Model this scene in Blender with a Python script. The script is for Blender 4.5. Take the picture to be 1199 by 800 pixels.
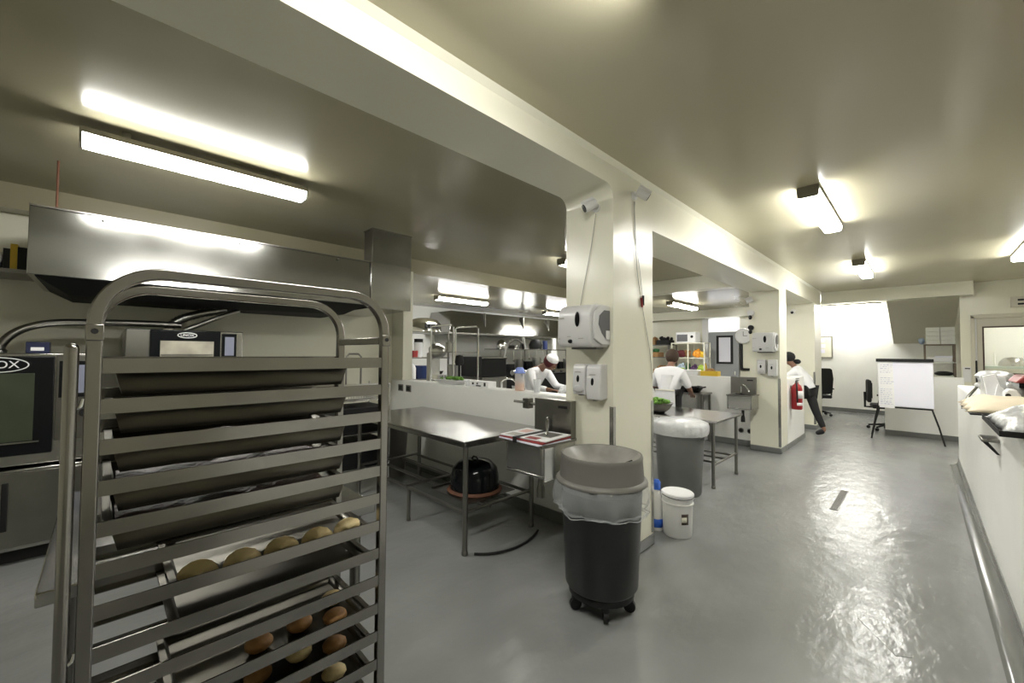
import bpy, bmesh, math, random
from mathutils import Vector, Matrix
random.seed(7)
C = bpy.context.scene
for o in list(bpy.data.objects): bpy.data.objects.remove(o)
PI = math.pi
# ------------------------------------------------------------------ camera
EYE = 1.5
yaw, pitch, roll = math.radians(45), math.radians(1.63), math.radians(.378)
fw0 = Vector((-math.sin(yaw), math.cos(yaw), 0)); rt0 = Vector((math.cos(yaw), math.sin(yaw), 0)); up0 = Vector((0, 0, 1))
fw = fw0*math.cos(pitch) + up0*math.sin(pitch); u2 = -fw0*math.sin(pitch) + up0*math.cos(pitch)
rt = rt0*math.cos(roll) + u2*math.sin(roll); up = -rt0*math.sin(roll) + u2*math.cos(roll)
cd = bpy.data.cameras.new('camera'); cd.sensor_width = 36; cd.lens = 478.4/1199*36; cd.clip_start = .02
cam = bpy.data.objects.new('camera', cd); C.collection.objects.link(cam)
m4 = Matrix.Identity(4)
for i in range(3): m4[i][0], m4[i][1], m4[i][2] = rt[i], up[i], -fw[i]
m4[2][3] = EYE
cam.matrix_world = m4; C.camera = cam
# ------------------------------------------------------------------ world and exposure
C.view_settings.view_transform = 'Standard'; C.view_settings.look = 'None'
C.view_settings.gamma = 1; C.view_settings.use_curve_mapping = False
C.view_settings.exposure = 1.15
LAMP = 28.0
w = bpy.data.worlds.new('world'); C.world = w; w.use_nodes = True
w.node_tree.nodes['Background'].inputs[0].default_value = (.9, .95, 1, 1); w.node_tree.nodes['Background'].inputs[1].default_value = .05

# ------------------------------------------------------------------ materials
def mat(name, col, rough=.5, metal=0, bump=0, bscale=20, var=0, vscale=3, rvar=0, emit=None, alpha=None, trans=0, stretch=None, coat=0, spec=None):
    m = bpy.data.materials.new(name); m.use_nodes = True; nt = m.node_tree; b = nt.nodes['Principled BSDF']
    b.inputs['Base Color'].default_value = (*col, 1); b.inputs['Roughness'].default_value = rough; b.inputs['Metallic'].default_value = metal
    if coat: b.inputs['Coat Weight'].default_value = coat; b.inputs['Coat Roughness'].default_value = .08
    if spec is not None: b.inputs['Specular IOR Level'].default_value = spec
    if trans: b.inputs['Transmission Weight'].default_value = trans
    if alpha is not None: b.inputs['Alpha'].default_value = alpha
    if emit: b.inputs['Emission Color'].default_value = (*emit[0], 1); b.inputs['Emission Strength'].default_value = emit[1]
    tc = nt.nodes.new('ShaderNodeTexCoord'); mp = nt.nodes.new('ShaderNodeMapping'); nt.links.new(tc.outputs['Object'], mp.inputs[0])
    if stretch: mp.inputs['Scale'].default_value = stretch
    if var or rvar:
        n = nt.nodes.new('ShaderNodeTexNoise'); n.inputs['Scale'].default_value = vscale; n.inputs['Detail'].default_value = 3
        nt.links.new(mp.outputs[0], n.inputs[0])
        if var:
            r = nt.nodes.new('ShaderNodeMapRange'); r.inputs[1].default_value = .2; r.inputs[2].default_value = .8; r.interpolation_type = 'SMOOTHSTEP'; r.inputs[3].default_value = 1-var; r.inputs[4].default_value = 1+var
            nt.links.new(n.outputs[0], r.inputs[0])
            x = nt.nodes.new('ShaderNodeVectorMath'); x.operation = 'SCALE'; x.inputs[0].default_value = col
            nt.links.new(r.outputs[0], x.inputs['Scale']); nt.links.new(x.outputs[0], b.inputs['Base Color'])
        if rvar:
            r = nt.nodes.new('ShaderNodeMapRange'); r.inputs[1].default_value = .2; r.inputs[2].default_value = .8; r.interpolation_type = 'SMOOTHSTEP'; r.inputs[3].default_value = max(.02, rough-rvar); r.inputs[4].default_value = rough+rvar
            nt.links.new(n.outputs[0], r.inputs[0]); nt.links.new(r.outputs[0], b.inputs['Roughness'])
    if bump:
        n = nt.nodes.new('ShaderNodeTexNoise'); n.inputs['Scale'].default_value = bscale; n.inputs['Detail'].default_value = 4
        nt.links.new(mp.outputs[0], n.inputs[0]); bp = nt.nodes.new('ShaderNodeBump'); bp.inputs['Strength'].default_value = bump; bp.inputs['Distance'].default_value = .02
        nt.links.new(n.outputs[0], bp.inputs['Height']); nt.links.new(bp.outputs[0], b.inputs['Normal'])
    return m
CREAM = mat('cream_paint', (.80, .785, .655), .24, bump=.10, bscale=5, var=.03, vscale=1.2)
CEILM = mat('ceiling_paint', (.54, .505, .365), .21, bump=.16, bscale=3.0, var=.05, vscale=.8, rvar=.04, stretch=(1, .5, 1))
CEILL = mat('ceiling_paint_shaded', (.32, .295, .20), .21, bump=.16, bscale=3.0, var=.07, vscale=.8, rvar=.04, stretch=(1, .5, 1))  # darker copy of the ceiling paint, dimness of the left rooms put into colour
WHITEW = mat('white_wall_paint', (.85, .85, .82), .35, bump=.06, bscale=4, var=.02)
FLOORM = mat('grey_epoxy_floor', (.24, .245, .243), .235, bump=.42, bscale=7, var=.10, vscale=1.6, rvar=.03, spec=.55, stretch=(1.4, .7, 1))
BASEM = mat('grey_cove', (.155, .16, .155), .14, var=.08)
STEEL = mat('stainless', (.42, .415, .40), .22, 1, var=.06, vscale=3, rvar=.035)
STEELH = mat('stainless_hood', (.40, .40, .385), .16, 1, bump=.03, bscale=1.5, var=.06, vscale=2, rvar=.04)
STEELD = mat('stainless_worn', (.24, .235, .215), .34, 1, var=.12, vscale=4, rvar=.04)
RACKM = mat('rack_steel', (.30, .29, .27), .215, 1, var=.08, vscale=5, rvar=.035)
PANM = mat('pan_steel', (.12, .113, .095), .35, 1, var=.1, vscale=6, rvar=.04)
ALU = mat('galvanised_duct', (.42, .42, .40), .32, 1, var=.15)
CHROME = mat('chrome', (.75, .75, .74), .12, 1)
BLACK = mat('black_enamel', (.006, .007, .008), .12, spec=.22)
BLACKP = mat('black_plastic', (.012, .012, .013), .45, spec=.3)
BLACKM = mat('matte_black', (.014, .014, .014), .75, spec=.3)
OVGLASS = mat('oven_glass', (.05, .062, .040), .08, var=.3, vscale=2.2)
GREYP = mat('grey_plastic', (.16, .155, .14), .5, bump=.05, bscale=30, var=.08)
BINM = mat('charcoal_plastic', (.011, .013, .013), .42, var=.1)
BINM2 = mat('grey_bin_plastic', (.15, .155, .15), .5, bump=.05, bscale=25, var=.12)
WPLAST = mat('white_plastic', (.74, .74, .73), .32)
DISPM = mat('dispenser_plastic', (.62, .62, .62), .28)
SMOKE = mat('smoked_window', (.13, .13, .14), .15)
WHITE = mat('white_matte', (.82, .82, .83), .6)
PAPER = mat('paper', (.80, .80, .90), .7)
CLOTHW = mat('white_cloth', (.78, .78, .80), .85, bump=.2, bscale=18)
CLOTHC = mat('cream_cloth', (.78, .68, .52), .85, bump=.3, bscale=14)
BLACKC = mat('black_cloth', (.012, .012, .013), .85)
SKIN = mat('skin', (.22, .11, .07), .55)
HAIR = mat('dark_brown_hair', (.05, .028, .015), .7, bump=.4, bscale=60)
BURG = mat('burgundy_cloth', (.10, .015, .018), .8)
RED = mat('extinguisher_red', (.32, .01, .015), .3)
REDD = mat('dull_red', (.28, .03, .03), .4)
YEL = mat('yellow_plastic', (.75, .50, .04), .4)
BLUE = mat('blue_plastic', (.03, .13, .60), .35)
LBLUE = mat('pale_blue_plastic', (.28, .38, .85), .35)
GRN = mat('green_leaf', (.12, .28, .03), .6, var=.4, vscale=30)
LIME = mat('lime_plastic', (.38, .55, .06), .45)
DGRN = mat('dark_green_leaf', (.02, .12, .03), .6, var=.4, vscale=30)
ORNG = mat('orange_liquid', (.75, .30, .04), .3)
OFRUIT = mat('orange_bag', (.80, .33, .03), .5, var=.3, vscale=20)
BROWNB = mat('brown_cardboard', (.30, .17, .07), .8, var=.15)
RUST = mat('rust_rod', (.12, .045, .02), .7)
CLEAR = mat('clear_plastic', (.86, .88, .88), .18, alpha=.38)
FROST = mat('frosted_plastic', (.80, .82, .84), .25, alpha=.42)
FILM = mat('plastic_film', (.75, .78, .80), .14, alpha=.27, bump=.6, bscale=14, spec=1.0)
FILM2 = mat('white_film', (.60, .61, .62), .22, bump=.7, bscale=16)
GLASSP = mat('window_glass', (.95, .96, .92), .05, alpha=.18)
DOUGH = mat('pastry_dough', (.90, .72, .38), .5, bump=.2, bscale=45, var=.08, vscale=25)
BREAD = mat('baked_crust', (.38, .20, .07), .6, bump=.25, bscale=40, var=.3, vscale=18)
SAUCE = mat('dark_roast', (.06, .022, .012), .45, bump=.6, bscale=40, var=.4, vscale=20)
CABLE = mat('grey_cable', (.38, .37, .33), .5)
DARKHOLE = mat('dark_slot', (.01, .01, .01), .8)
TUBEM = mat('lit_diffuser', (.9, .9, .88), .4, emit=((1, .985, .93), LAMP))
HOUSE = mat('lamp_housing', (.20, .185, .14), .5)
DAYM = mat('lit_transom', (.9, .9, .95), .5, emit=((.93, .94, 1), .55))
SCREEN = mat('control_display', (.16, .17, .22), .25, emit=((.5, .52, .65), .05))
DOORG = mat('grey_door', (.33, .345, .36), .45)
FRAMEP = mat('beige_frame_paint', (.60, .57, .47), .4)
CRATE = mat('pale_crate', (.66, .67, .62), .6)
INK = mat('faint_ink', (.45, .46, .62), .8)
SOFFM = mat('soffit_paint', (.50, .48, .38), .5, bump=.1, bscale=6)
GRATE = mat('drain_steel', (.19, .19, .185), .45, 0, var=.1)
BROWNL = mat('brown_label', (.06, .035, .025), .5)
PINKM = mat('pale_pink', (.72, .48, .42), .6)

# ------------------------------------------------------------------ helpers
ORG = {}
def tagp(o, label=None, cat=None, group=None, kind=None):
    if label: o['label'] = label
    if cat: o['category'] = cat
    if group: o['group'] = group
    if kind: o['kind'] = kind
    return o
def thing(name, label, cat, loc=(0, 0, 0), group=None):
    o = bpy.data.objects.new(name, None); C.collection.objects.link(o); o.location = loc; o.empty_display_size = .05
    ORG[o.name] = Vector(loc); return tagp(o, label, cat, group)
class G:
    def __init__(s): s.b = bmesh.new()
    def box(s, x0, x1, y0, y1, z0, z1):
        v = [s.b.verts.new(p) for p in ((x0, y0, z0), (x1, y0, z0), (x1, y1, z0), (x0, y1, z0), (x0, y0, z1), (x1, y0, z1), (x1, y1, z1), (x0, y1, z1))]
        for f in ((3, 2, 1, 0), (4, 5, 6, 7), (0, 1, 5, 4), (1, 2, 6, 5), (2, 3, 7, 6), (3, 0, 4, 7)): s.b.faces.new([v[i] for i in f])
        return s
    def hexa(s, bot, top):
        v = [s.b.verts.new(p) for p in list(bot)+list(top)]
        for f in ((3, 2, 1, 0), (4, 5, 6, 7), (0, 1, 5, 4), (1, 2, 6, 5), (2, 3, 7, 6), (3, 0, 4, 7)): s.b.faces.new([v[i] for i in f])
        return s
    def tube(s, pts, r, n=10, closed=False, r1=None, square=False, flat=1.0):
        P = [Vector(p) for p in pts]; N = len(P); rings = []; nrm = None
        for i, p in enumerate(P):
            if closed: t = (P[(i+1) % N]-P[i-1]).normalized()
            else: t = (P[min(i+1, N-1)]-P[max(i-1, 0)]).normalized()
            if nrm is None: nrm = Vector((0, 0, 1)) if abs(t.z) < .9 else Vector((1, 0, 0))
            nrm = (nrm - t*nrm.dot(t)).normalized(); bn = t.cross(nrm)
            rr = r if r1 is None else r+(r1-r)*i/(N-1)
            ring = []
            for k in range(4 if square else n):
                a = 2*PI*k/(4 if square else n) + (PI/4 if square else 0)
                q = rr*(1.4142 if square else 1)
                ring.append(s.b.verts.new(p+nrm*math.cos(a)*q+bn*math.sin(a)*q*flat))
            rings.append(ring)
        M = len(rings[0])
        for i in range(N if closed else N-1):
            A, B = rings[i], rings[(i+1) % N]
            for k in range(M): s.b.faces.new((A[k], A[(k+1) % M], B[(k+1) % M], B[k]))
        if not closed: s.b.faces.new(rings[0][::-1]); s.b.faces.new(rings[-1])
        return s
    def cyl(s, p0, p1, r, r1=None, n=16): return s.tube([p0, p1], r, n, r1=r1)
    def lathe(s, prof, c, n=28, wob=None, cap=True):
        rings = []
        for r, z in prof:
            ring = []
            for k in range(n):
                a = 2*PI*k/n; q = r if wob is None else r+wob(a, z)
                ring.append(s.b.verts.new((c[0]+q*math.cos(a), c[1]+q*math.sin(a), c[2]+z)))
            rings.append(ring)
        for A, B in zip(rings, rings[1:]):
            for k in range(n): s.b.faces.new((A[k], A[(k+1) % n], B[(k+1) % n], B[k]))
        if cap:
            if prof[0][0] > .0005: s.b.faces.new(rings[0][::-1])
            if prof[-1][0] > .0005: s.b.faces.new(rings[-1])
        return s
    def prism(s, poly, ax, lo, hi):
        def P(a, b, t): return {'x': (t, a, b), 'y': (a, t, b), 'z': (a, b, t)}[ax]
        A = [s.b.verts.new(P(a, b, lo)) for a, b in poly]; B = [s.b.verts.new(P(a, b, hi)) for a, b in poly]; n = len(poly)
        s.b.faces.new(A[::-1]); s.b.faces.new(B)
        for i in range(n): s.b.faces.new((A[i], A[(i+1) % n], B[(i+1) % n], B[i]))
        return s
    def ball(s, c, r, n=12, jit=0):
        if not hasattr(r, '__len__'): r = (r, r, r)
        k = bmesh.ops.create_uvsphere(s.b, u_segments=n, v_segments=max(6, n*2//3), radius=1)
        for v in k['verts']:
            j = 1+random.uniform(-jit, jit)
            v.co = Vector((c[0]+v.co.x*r[0]*j, c[1]+v.co.y*r[1]*j, c[2]+v.co.z*r[2]*j))
        return s
    def quad(s, *pts):
        s.b.faces.new([s.b.verts.new(p) for p in pts]); return s
    def rot(s, ang, c):
        R = Matrix.Translation(c) @ Matrix.Rotation(ang, 4, 'Z') @ Matrix.Translation(-Vector(c)); s.b.transform(R); return s
    def build(s, name, m, parent=None, bevel=0, sharp=38, label=None, seg=2, solid=0):
        b = s.b; bmesh.ops.recalc_face_normals(b, faces=b.faces)
        for f in b.faces: f.smooth = True
        for e in b.edges:
            if len(e.link_faces) == 2:
                try:
                    if e.calc_face_angle() > math.radians(sharp): e.smooth = False
                except ValueError: pass
        if parent is not None: og = ORG[parent.name]
        else:
            xs = [v.co for v in b.verts]
            og = Vector(((min(v.x for v in xs)+max(v.x for v in xs))/2, (min(v.y for v in xs)+max(v.y for v in xs))/2, min(v.z for v in xs)))
        bmesh.ops.translate(b, verts=b.verts, vec=-og)
        me = bpy.data.meshes.new(name); b.to_mesh(me); b.free(); me.materials.append(m)
        o = bpy.data.objects.new(name, me); C.collection.objects.link(o)
        if parent is not None: o.parent = parent
        else: o.location = og
        ORG[o.name] = og
        if solid: md = o.modifiers.new('solid', 'SOLIDIFY'); md.thickness = solid; md.offset = 0
        if bevel:
            md = o.modifiers.new('bevel', 'BEVEL'); md.width = bevel; md.segments = seg; md.limit_method = 'ANGLE'; md.angle_limit = math.radians(40)
        if label: o['label'] = label
        return o
def box(*a): return G().box(*a)
def struct(name, g, m, parent=None, bevel=0):
    o = g.build(name, m, parent, bevel)
    if parent is None: o['kind'] = 'structure'
    return o
def solo(name, g, m, label, cat, group=None, bevel=0, solid=0, sharp=38):
    return tagp(g.build(name, m, None, bevel, solid=solid, sharp=sharp), label, cat, group)
def text(s, size, M, m, parent, name='lettering', ext=.0008):
    cu = bpy.data.curves.new('t', 'FONT'); cu.body = s; cu.size = size; cu.align_x = 'CENTER'; cu.align_y = 'CENTER'; cu.extrude = ext
    to = bpy.data.objects.new('t', cu); C.collection.objects.link(to); bpy.context.view_layer.update()
    me = bpy.data.meshes.new_from_object(to.evaluated_get(bpy.context.evaluated_depsgraph_get())); bpy.data.objects.remove(to)
    me.transform(M); me.transform(Matrix.Translation(-ORG[parent.name])); me.materials.clear(); me.materials.append(m)
    o = bpy.data.objects.new(name, me); C.collection.objects.link(o); o.parent = parent; ORG[o.name] = ORG[parent.name]; return o
def facing_x(x, y, z):      # text on a plane facing +X
    return Matrix(((0, 0, 1, x), (1, 0, 0, y), (0, 1, 0, z), (0, 0, 0, 1)))
def facing_my(x, y, z):     # text on a plane facing -Y
    return Matrix(((1, 0, 0, x), (0, 0, -1, y), (0, 1, 0, z), (0, 0, 0, 1)))
def dup(root, off, label=None, group=None):
    r = root.copy(); C.collection.objects.link(r); r.location = root.location+Vector(off); ORG[r.name] = ORG[root.name]+Vector(off)
    if label: r['label'] = label
    if group: r['group'] = group
    for ch in list(root.children):
        c = ch.copy(); C.collection.objects.link(c); c.parent = r
        for g in list(ch.children):
            d = g.copy(); C.collection.objects.link(d); d.parent = c
    return r
def arc(cx, cy, r, a0, a1, n=8): return [(cx+r*math.cos(math.radians(a0+(a1-a0)*i/n)), cy+r*math.sin(math.radians(a0+(a1-a0)*i/n))) for i in range(n+1)]

# ------------------------------------------------------------------ structure
PX, PX2 = -1.517, -1.926          # the two long faces of the pillar row
CZ, LZ = 2.857, 2.65              # high and low ceilings
struct('floor', box(-9, 3.4, -2.7, 14.3, -.1, 0), FLOORM)
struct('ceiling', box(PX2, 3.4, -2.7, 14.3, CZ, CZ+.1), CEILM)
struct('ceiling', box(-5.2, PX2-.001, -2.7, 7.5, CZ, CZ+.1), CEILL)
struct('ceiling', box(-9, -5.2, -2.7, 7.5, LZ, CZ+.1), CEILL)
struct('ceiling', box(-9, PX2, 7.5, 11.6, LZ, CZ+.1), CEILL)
# long beam over the pillar row, one length per bay
b1 = [(-2.5, CZ), (-2.5, 2.69)] + [(2.5155-.09+.09*math.sin(math.radians(a)), 2.60+.09*math.cos(math.radians(a))) for a in range(0, 91, 15)] + [(2.5155, CZ)]
struct('trim_1', G().prism(b1, 'x', PX2, PX), CREAM)
struct('trim_2', box(PX2, PX, 3.11, 7.28, 2.495, CZ), CREAM)
struct('trim_3', box(PX2, PX, 7.74, 10.2, 2.56, CZ), CREAM)
struct('trim_4', box(PX, .69, 11.0, 11.25, 2.61, CZ), CREAM)
struct('trim_5', box(-5.2, PX2, 7.28, 7.5, LZ-.03, CZ), CREAM)
struct('trim_6', box(-8.7, -2.31, 10.98, 11.4, 2.44, LZ), CREAM)
# cove line along the top of the row
struct('trim_7', G().prism([(PX, CZ), (PX+.03, CZ), (PX, CZ-.03)], 'y', -2.6, 11.0), CREAM)
def pillar(n, y0, y1, x0=PX2):
    struct('wall_pillar_%d' % n, box(x0, PX, y0, y1, 0, CZ), CREAM)
    struct('baseboard_pillar_%d' % n, box(x0-.004, PX+.012, y0-.012, y1+.004, 0, .085), BASEM, bevel=.01)
pillar(1, 2.516, 3.112); pillar(2, 7.28, 7.74); pillar(3, 10.2, 10.95, -2.3)
# half walls
HW = 1.12
struct('wall_half_near', box(-5.3, PX2-.002, 2.89, 3.10, 0, HW), WHITEW, bevel=.01)
struct('baseboard_half_near', box(-5.3, PX2-.01, 2.872, 2.89, 0, .1), BASEM, bevel=.006)
struct('wall_half_middle', box(-5.3, PX2-.002, 7.50, 7.71, 0, HW), WHITEW, bevel=.01)
struct('baseboard_half_middle', box(-5.3, PX2-.01, 7.482, 7.50, 0, .1), BASEM, bevel=.006)
struct('wall_half_row', box(PX-.16, PX, 7.742, 9.07, 0, HW), WHITEW, bevel=.008)
struct('baseboard_half_row', box(PX, PX+.014, 7.745, 9.08, 0, .085), BASEM, bevel=.006)
struct('wall_left', box(-5.6, -5.4, -2.7, 2.95, 0, LZ), CREAM)
struct('wall_left_return', box(-9, -5.1, 2.952, 3.10, 0, LZ), CREAM)
struct('wall_left_far', box(-8.9, -8.7, 3.1, 11.6, 0, LZ), WHITEW)
struct('wall_rear', box(-8.9, PX-.4, 11.4, 11.6, 0, LZ), CREAM)
struct('wall_office_left', box(-2.9, -2.7, 11.6, 14.0, 0, CZ), WHITEW)
struct('wall_office_back', box(-2.9, 3.3, 14.0, 14.2, 0, CZ), WHITEW)
struct('baseboard_office_back', box(-2.7, .5, 13.98, 14.0, 0, .1), BASEM)
struct('wall_right', box(3.2, 3.4, -2.7, 14.2, 0, CZ), CREAM)
struct('wall_front', box(-5.6, 3.4, -2.7, -2.5, 0, CZ), CREAM)
LY = 10.62
struct('wall_half_office', box(-.50, .53, LY, LY+.15, 0, HW), WHITEW, bevel=.008)
struct('baseboard_half_office', box(-.50, .53, LY-.014, LY, 0, .09), BASEM, bevel=.006)
# sloping soffit under the stair
struct('ceiling_soffit', G().hexa([(-.475, 11.25, 2.605), (.53, 11.25, 2.605), (.53, 13.99, 1.80), (-.475, 13.99, 1.80)], [(-.475, 11.25, 2.70), (.53, 11.25, 2.70), (.53, 13.99, 2.70), (-.475, 13.99, 2.70)]), SOFFM)
# wall with the door on the right, opening kept free
RY = 11.3
struct('wall_office_right', box(.53, .69, RY, RY+.12, 0, CZ), CREAM)
struct('wall_office_right_side', box(.53, .60, RY+.12, 13.99, 0, CZ), CREAM)
struct('wall_office_right_top', box(.69, 1.75, RY, RY+.12, 2.21, CZ), CREAM)
struct('wall_office_right_end', box(1.75, 3.2, RY, RY+.12, 0, CZ), CREAM)
fr = struct('trim_8', box(.66, .71, RY-.03, RY-.001, 0, 2.24).box(1.73, 1.78, RY-.03, RY-.001, 0, 2.24).box(.66, 1.78, RY-.03, RY-.001, 2.19, 2.26), FRAMEP, bevel=.006)
dr = struct('door_1', box(.735, .80, RY+.02, RY+.07, 0, 2.2).box(1.52, 1.70, RY+.02, RY+.07, 0, 2.2).box(.80, 1.52, RY+.02, RY+.07, 0, 1.20).box(.80, 1.52, RY+.02, RY+.07, 2.02, 2.2), FRAMEP)
box(.80, .82, RY, RY+.02, 1.18, 2.04).box(1.50, 1.52, RY, RY+.02, 1.18, 2.04).box(.82, 1.50, RY, RY+.02, 1.18, 1.205).box(.82, 1.50, RY, RY+.02, 2.015, 2.04).build('glazing_bead', BROWNL, dr)
box(.80, 1.52, RY+.04, RY+.05, 1.2, 2.02).build('pane', GLASSP, dr)
box(.712, .733, RY+.0, RY+.06, .4, 2.19).build('door_edge_strip', WHITE, dr)
box(.70, .73, RY-.03, RY-.001, .75, 1.42).build('push_bar', BLACKP, dr, bevel=.004)
# grey door with window and lit transom in the rear wall
RWY = 11.4
d2 = struct('door_2', box(-3.96, -3.24, RWY-.07, RWY-.001, 0, 2.08), DOORG, bevel=.004)
box(-3.77, -3.71, RWY-.085, RWY-.071, 1.26, 1.99).box(-3.43, -3.37, RWY-.085, RWY-.071, 1.26, 1.99).box(-3.71, -3.43, RWY-.085, RWY-.071, 1.26, 1.31).box(-3.71, -3.43, RWY-.085, RWY-.071, 1.94, 1.99).build('window_frame', BLACKP, d2)
box(-3.71, -3.43, RWY-.08, RWY-.071, 1.31, 1.94).build('pane', PAPER, d2)
box(-3.335, -3.31, RWY-.10, RWY-.071, .98, 1.08).build('door_handle', CHROME, d2)
w2 = struct('window_2', box(-3.96, -3.24, RWY-.03, RWY-.001, 2.10, 2.43), DAYM)
struct('trim_9', box(-4.12, -3.97, RWY-.09, RWY-.001, 0, 2.437), WHITE)
# right-hand counter wall with its cove
CX, CY = .35, 8.3
struct('wall_counter', box(CX, CX+.16, .5, CY, 0, 1.10), WHITEW, bevel=.012)
cv = [(CX, 0)] + [(CX-.092+.085*math.sin(math.radians(a)), .0865-.085*math.cos(math.radians(a))) for a in range(0, 91, 7)] + [(CX-.007, .10), (CX, .10)]
struct('baseboard_counter', G().prism(cv, 'y', .5, CY+.01), BASEM)
struct('baseboard_counter_end', box(CX-.01, CX+.17, CY, CY+.014, 0, .1), BASEM)
# drain channel and patched cover in the floor
dg = thing('floor_drain', 'long narrow steel drain grate set in the glossy grey floor of the aisle', 'drain', (-.62, 5.45, 0))
box(-.654, -.588, 5.05, 5.85, .0, .004).build('drain_frame', GRATE, dg)
gg = G()
for i in range(38): gg.box(-.646, -.596, 5.062+i*.0205, 5.071+i*.0205, .004, .0055)
gg.build('drain_slots', GREYP, dg)
pt = G().box(-.035, .035, -.15, .15, -.002, .0015); pt.b.transform(Matrix.Translation((-.165, 2.98, 0)) @ Matrix.Rotation(math.radians(34), 4, 'Z'))
solo('floor_patch', pt, FLOORM, 'narrow repaired strip of grey floor coating near the right counter wall', 'floor patch')

# corner guards: lifted off as pieces of their own
def guard(label, y, z0, z1, x=PX):
    g = G().box(x-.028, x+.002, y-.0035, y-.0005, z0, z1).box(x+.0005, x+.0035, y-.0035, y+.028, z0, z1)
    solo('corner_guard', g, STEEL, label, 'corner guard')
guard('stainless corner guard on the lower corner of the nearest pillar behind the lidded bin', 2.516, .1, 1.13)
guard('stainless corner guard on the second pillar beside the red extinguisher', 7.28, .1, 1.14)
guard('stainless corner guard on the farthest pillar behind the person in the black cap', 10.2, .1, 1.16)
g = G().box(PX-.028, PX+.003, 3.1125, 3.1155, .1, 1.13).box(PX+.0005, PX+.0035, 3.08, 3.1155, .1, 1.13)
solo('corner_guard', g, STEEL, 'stainless corner guard on the far corner of the nearest pillar beside the white bucket', 'corner guard')

# ------------------------------------------------------------------ ceiling lights
def lamp(x, y0, y1, zc, label, along='y', hang=.03):
    t = thing('ceiling_light', label, 'ceiling light', (x, (y0+y1)/2, zc) if along == 'y' else ((y0+y1)/2, x, zc), 'fluorescent ceiling lights')
    z = zc-hang
    def pr(poly, a, b): return G().prism([(x+p, q) for p, q in poly], 'y', a, b) if along == 'y' else G().prism([(x+p, q) for p, q in poly], 'x', a, b)
    pr([(-.072, z), (.072, z), (.074, z-.036), (-.074, z-.036)], y0, y1).build('housing', HOUSE, t)
    pr([(-.074, z-.036), (.074, z-.036), (.07, z-.078), (.055, z-.090), (-.055, z-.090), (-.07, z-.078)], y0+.012, y1-.012).build('diffuser', TUBEM, t, sharp=60)
    for a in (y0, y1-.012): pr([(-.075, z-.034), (.075, z-.034), (.071, z-.080), (.056, z-.092), (-.056, z-.092), (-.071, z-.080)], a, a+.012).build('end_cap', HOUSE if a == y0 else WPLAST, t)
    for a in (y0+.2, y1-.2):
        if hang > 0: pr([(-.02, zc), (.02, zc), (.02, z), (-.02, z)], a-.02, a+.02).build('mounting_bracket', HOUSE, t)
    return t
lamp(-3.50, -.13, 1.12, CZ, 'long lit ceiling light above the cooking hood at left, nearest the sheet-pan rack', hang=.05)
lamp(-3.5, 4.45, 5.7, CZ, 'lit ceiling light almost hidden behind the upper part of the nearest pillar', hang=.04)
lamp(-3.72, 8.4, 9.75, LZ, 'small lit ceiling light over the half wall seen between the two pillars')
lamp(-6.65, 4.55, 5.85, LZ, 'lit ceiling light on the low ceiling behind the half wall, right of the duct')
lamp(-.62, 3.96, 5.29, CZ, 'larger lit ceiling light in the right room, nearest to the camera there', hang=.0)
lamp(-.60, 7.5, 8.85, CZ, 'smaller lit ceiling light in the right room, before the far beam', hang=.0)
lamp(.95, 7.3, 8.6, CZ, 'lit ceiling light above the right counter just outside the picture', hang=.0)
lamp(-.60, .10, 1.35, CZ, 'lit ceiling light overhead above the camera', hang=.0)
lamp(13.45, -1.87, -.67, CZ, 'lit tube light under the ceiling before the white office wall beyond the far beam', along='x', hang=.05)
lamp(2.0, 12.2, 13.4, CZ, 'lit ceiling light in the room seen through the door window', hang=.0)
lamp(-7.0, 8.2, 9.5, LZ, 'lit ceiling light over the cooking range, hidden by the nearest pillar')

# ------------------------------------------------------------------ hood over the ovens
def hood(name_l, x0, x1, y0, y1, z0, z1, duct=None):
    t = thing('cooker_hood', name_l, 'cooker hood', (x0, (y0+y1)/2, z0))
    g = G()
    g.hexa([(x0, y0, z0+.0), (x1, y0, z0), (x1, y1, z0), (x0, y1, z0)], [(x0, y0, z1), (x1-.02, y0, z1), (x1-.02, y1, z1), (x0, y1, z1)])
    g.build('canopy', STEELH, t, bevel=.004)
    box(x0+.02, x1-.01, y0, y1, z1, z1+.012).build('top_flange', STEEL, t)
    G().hexa([(x0+.25, y0+.18, z0-.10), (x1-.25, y0+.18, z0-.10), (x1-.25, y1-.18, z0-.10), (x0+.25, y1-.18, z0-.10)], [(x0+.02, y0+.03, z0-.001), (x1-.03, y0+.03, z0-.001), (x1-.03, y1-.03, z0-.001), (x0+.02, y1-.03, z0-.001)]).build('filter_box', BLACKM, t, bevel=.003)
    for yy in (y0+.35, (y0+y1)/2, y1-.35): box(x1, x1+.006, yy-.008, yy+.008, z1-.028, z1-.016).build('rivet', STEELD, t)
    if duct:
        a, b = duct
        box(x0, x1+.005, a, b, z0-.03, z1+.012).build('duct_base', STEELH, t, bevel=.004)
        box(x1-.2, x1+.004, a+.01, b, z1+.012, CZ-.002).build('duct', STEELD, t, bevel=.004)
        box(x1-.205, x1+.009, a+.003, b+.005, CZ-.015, CZ-.002).build('duct_collar', STEEL, t)
    return t
hd = hood('wide stainless cooking hood hanging above the two ovens at left', -5.39, -4.2, -.375, 2.03, 2.01, 2.475, (2.032, 2.52))
hr = G().cyl((-4.35, -.26, 2.487), (-4.35, -.26, CZ-.001), .007, n=8)
solo('hanging_rod', hr, RUST, 'thin rusty rod hanging from the ceiling down to the near end of the hood', 'rod')
h2 = thing('cooker_hood', 'far stainless hood with slanted side above the black range behind the half wall', 'cooker hood', (-8.2, 7.9, 1.98))
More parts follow.
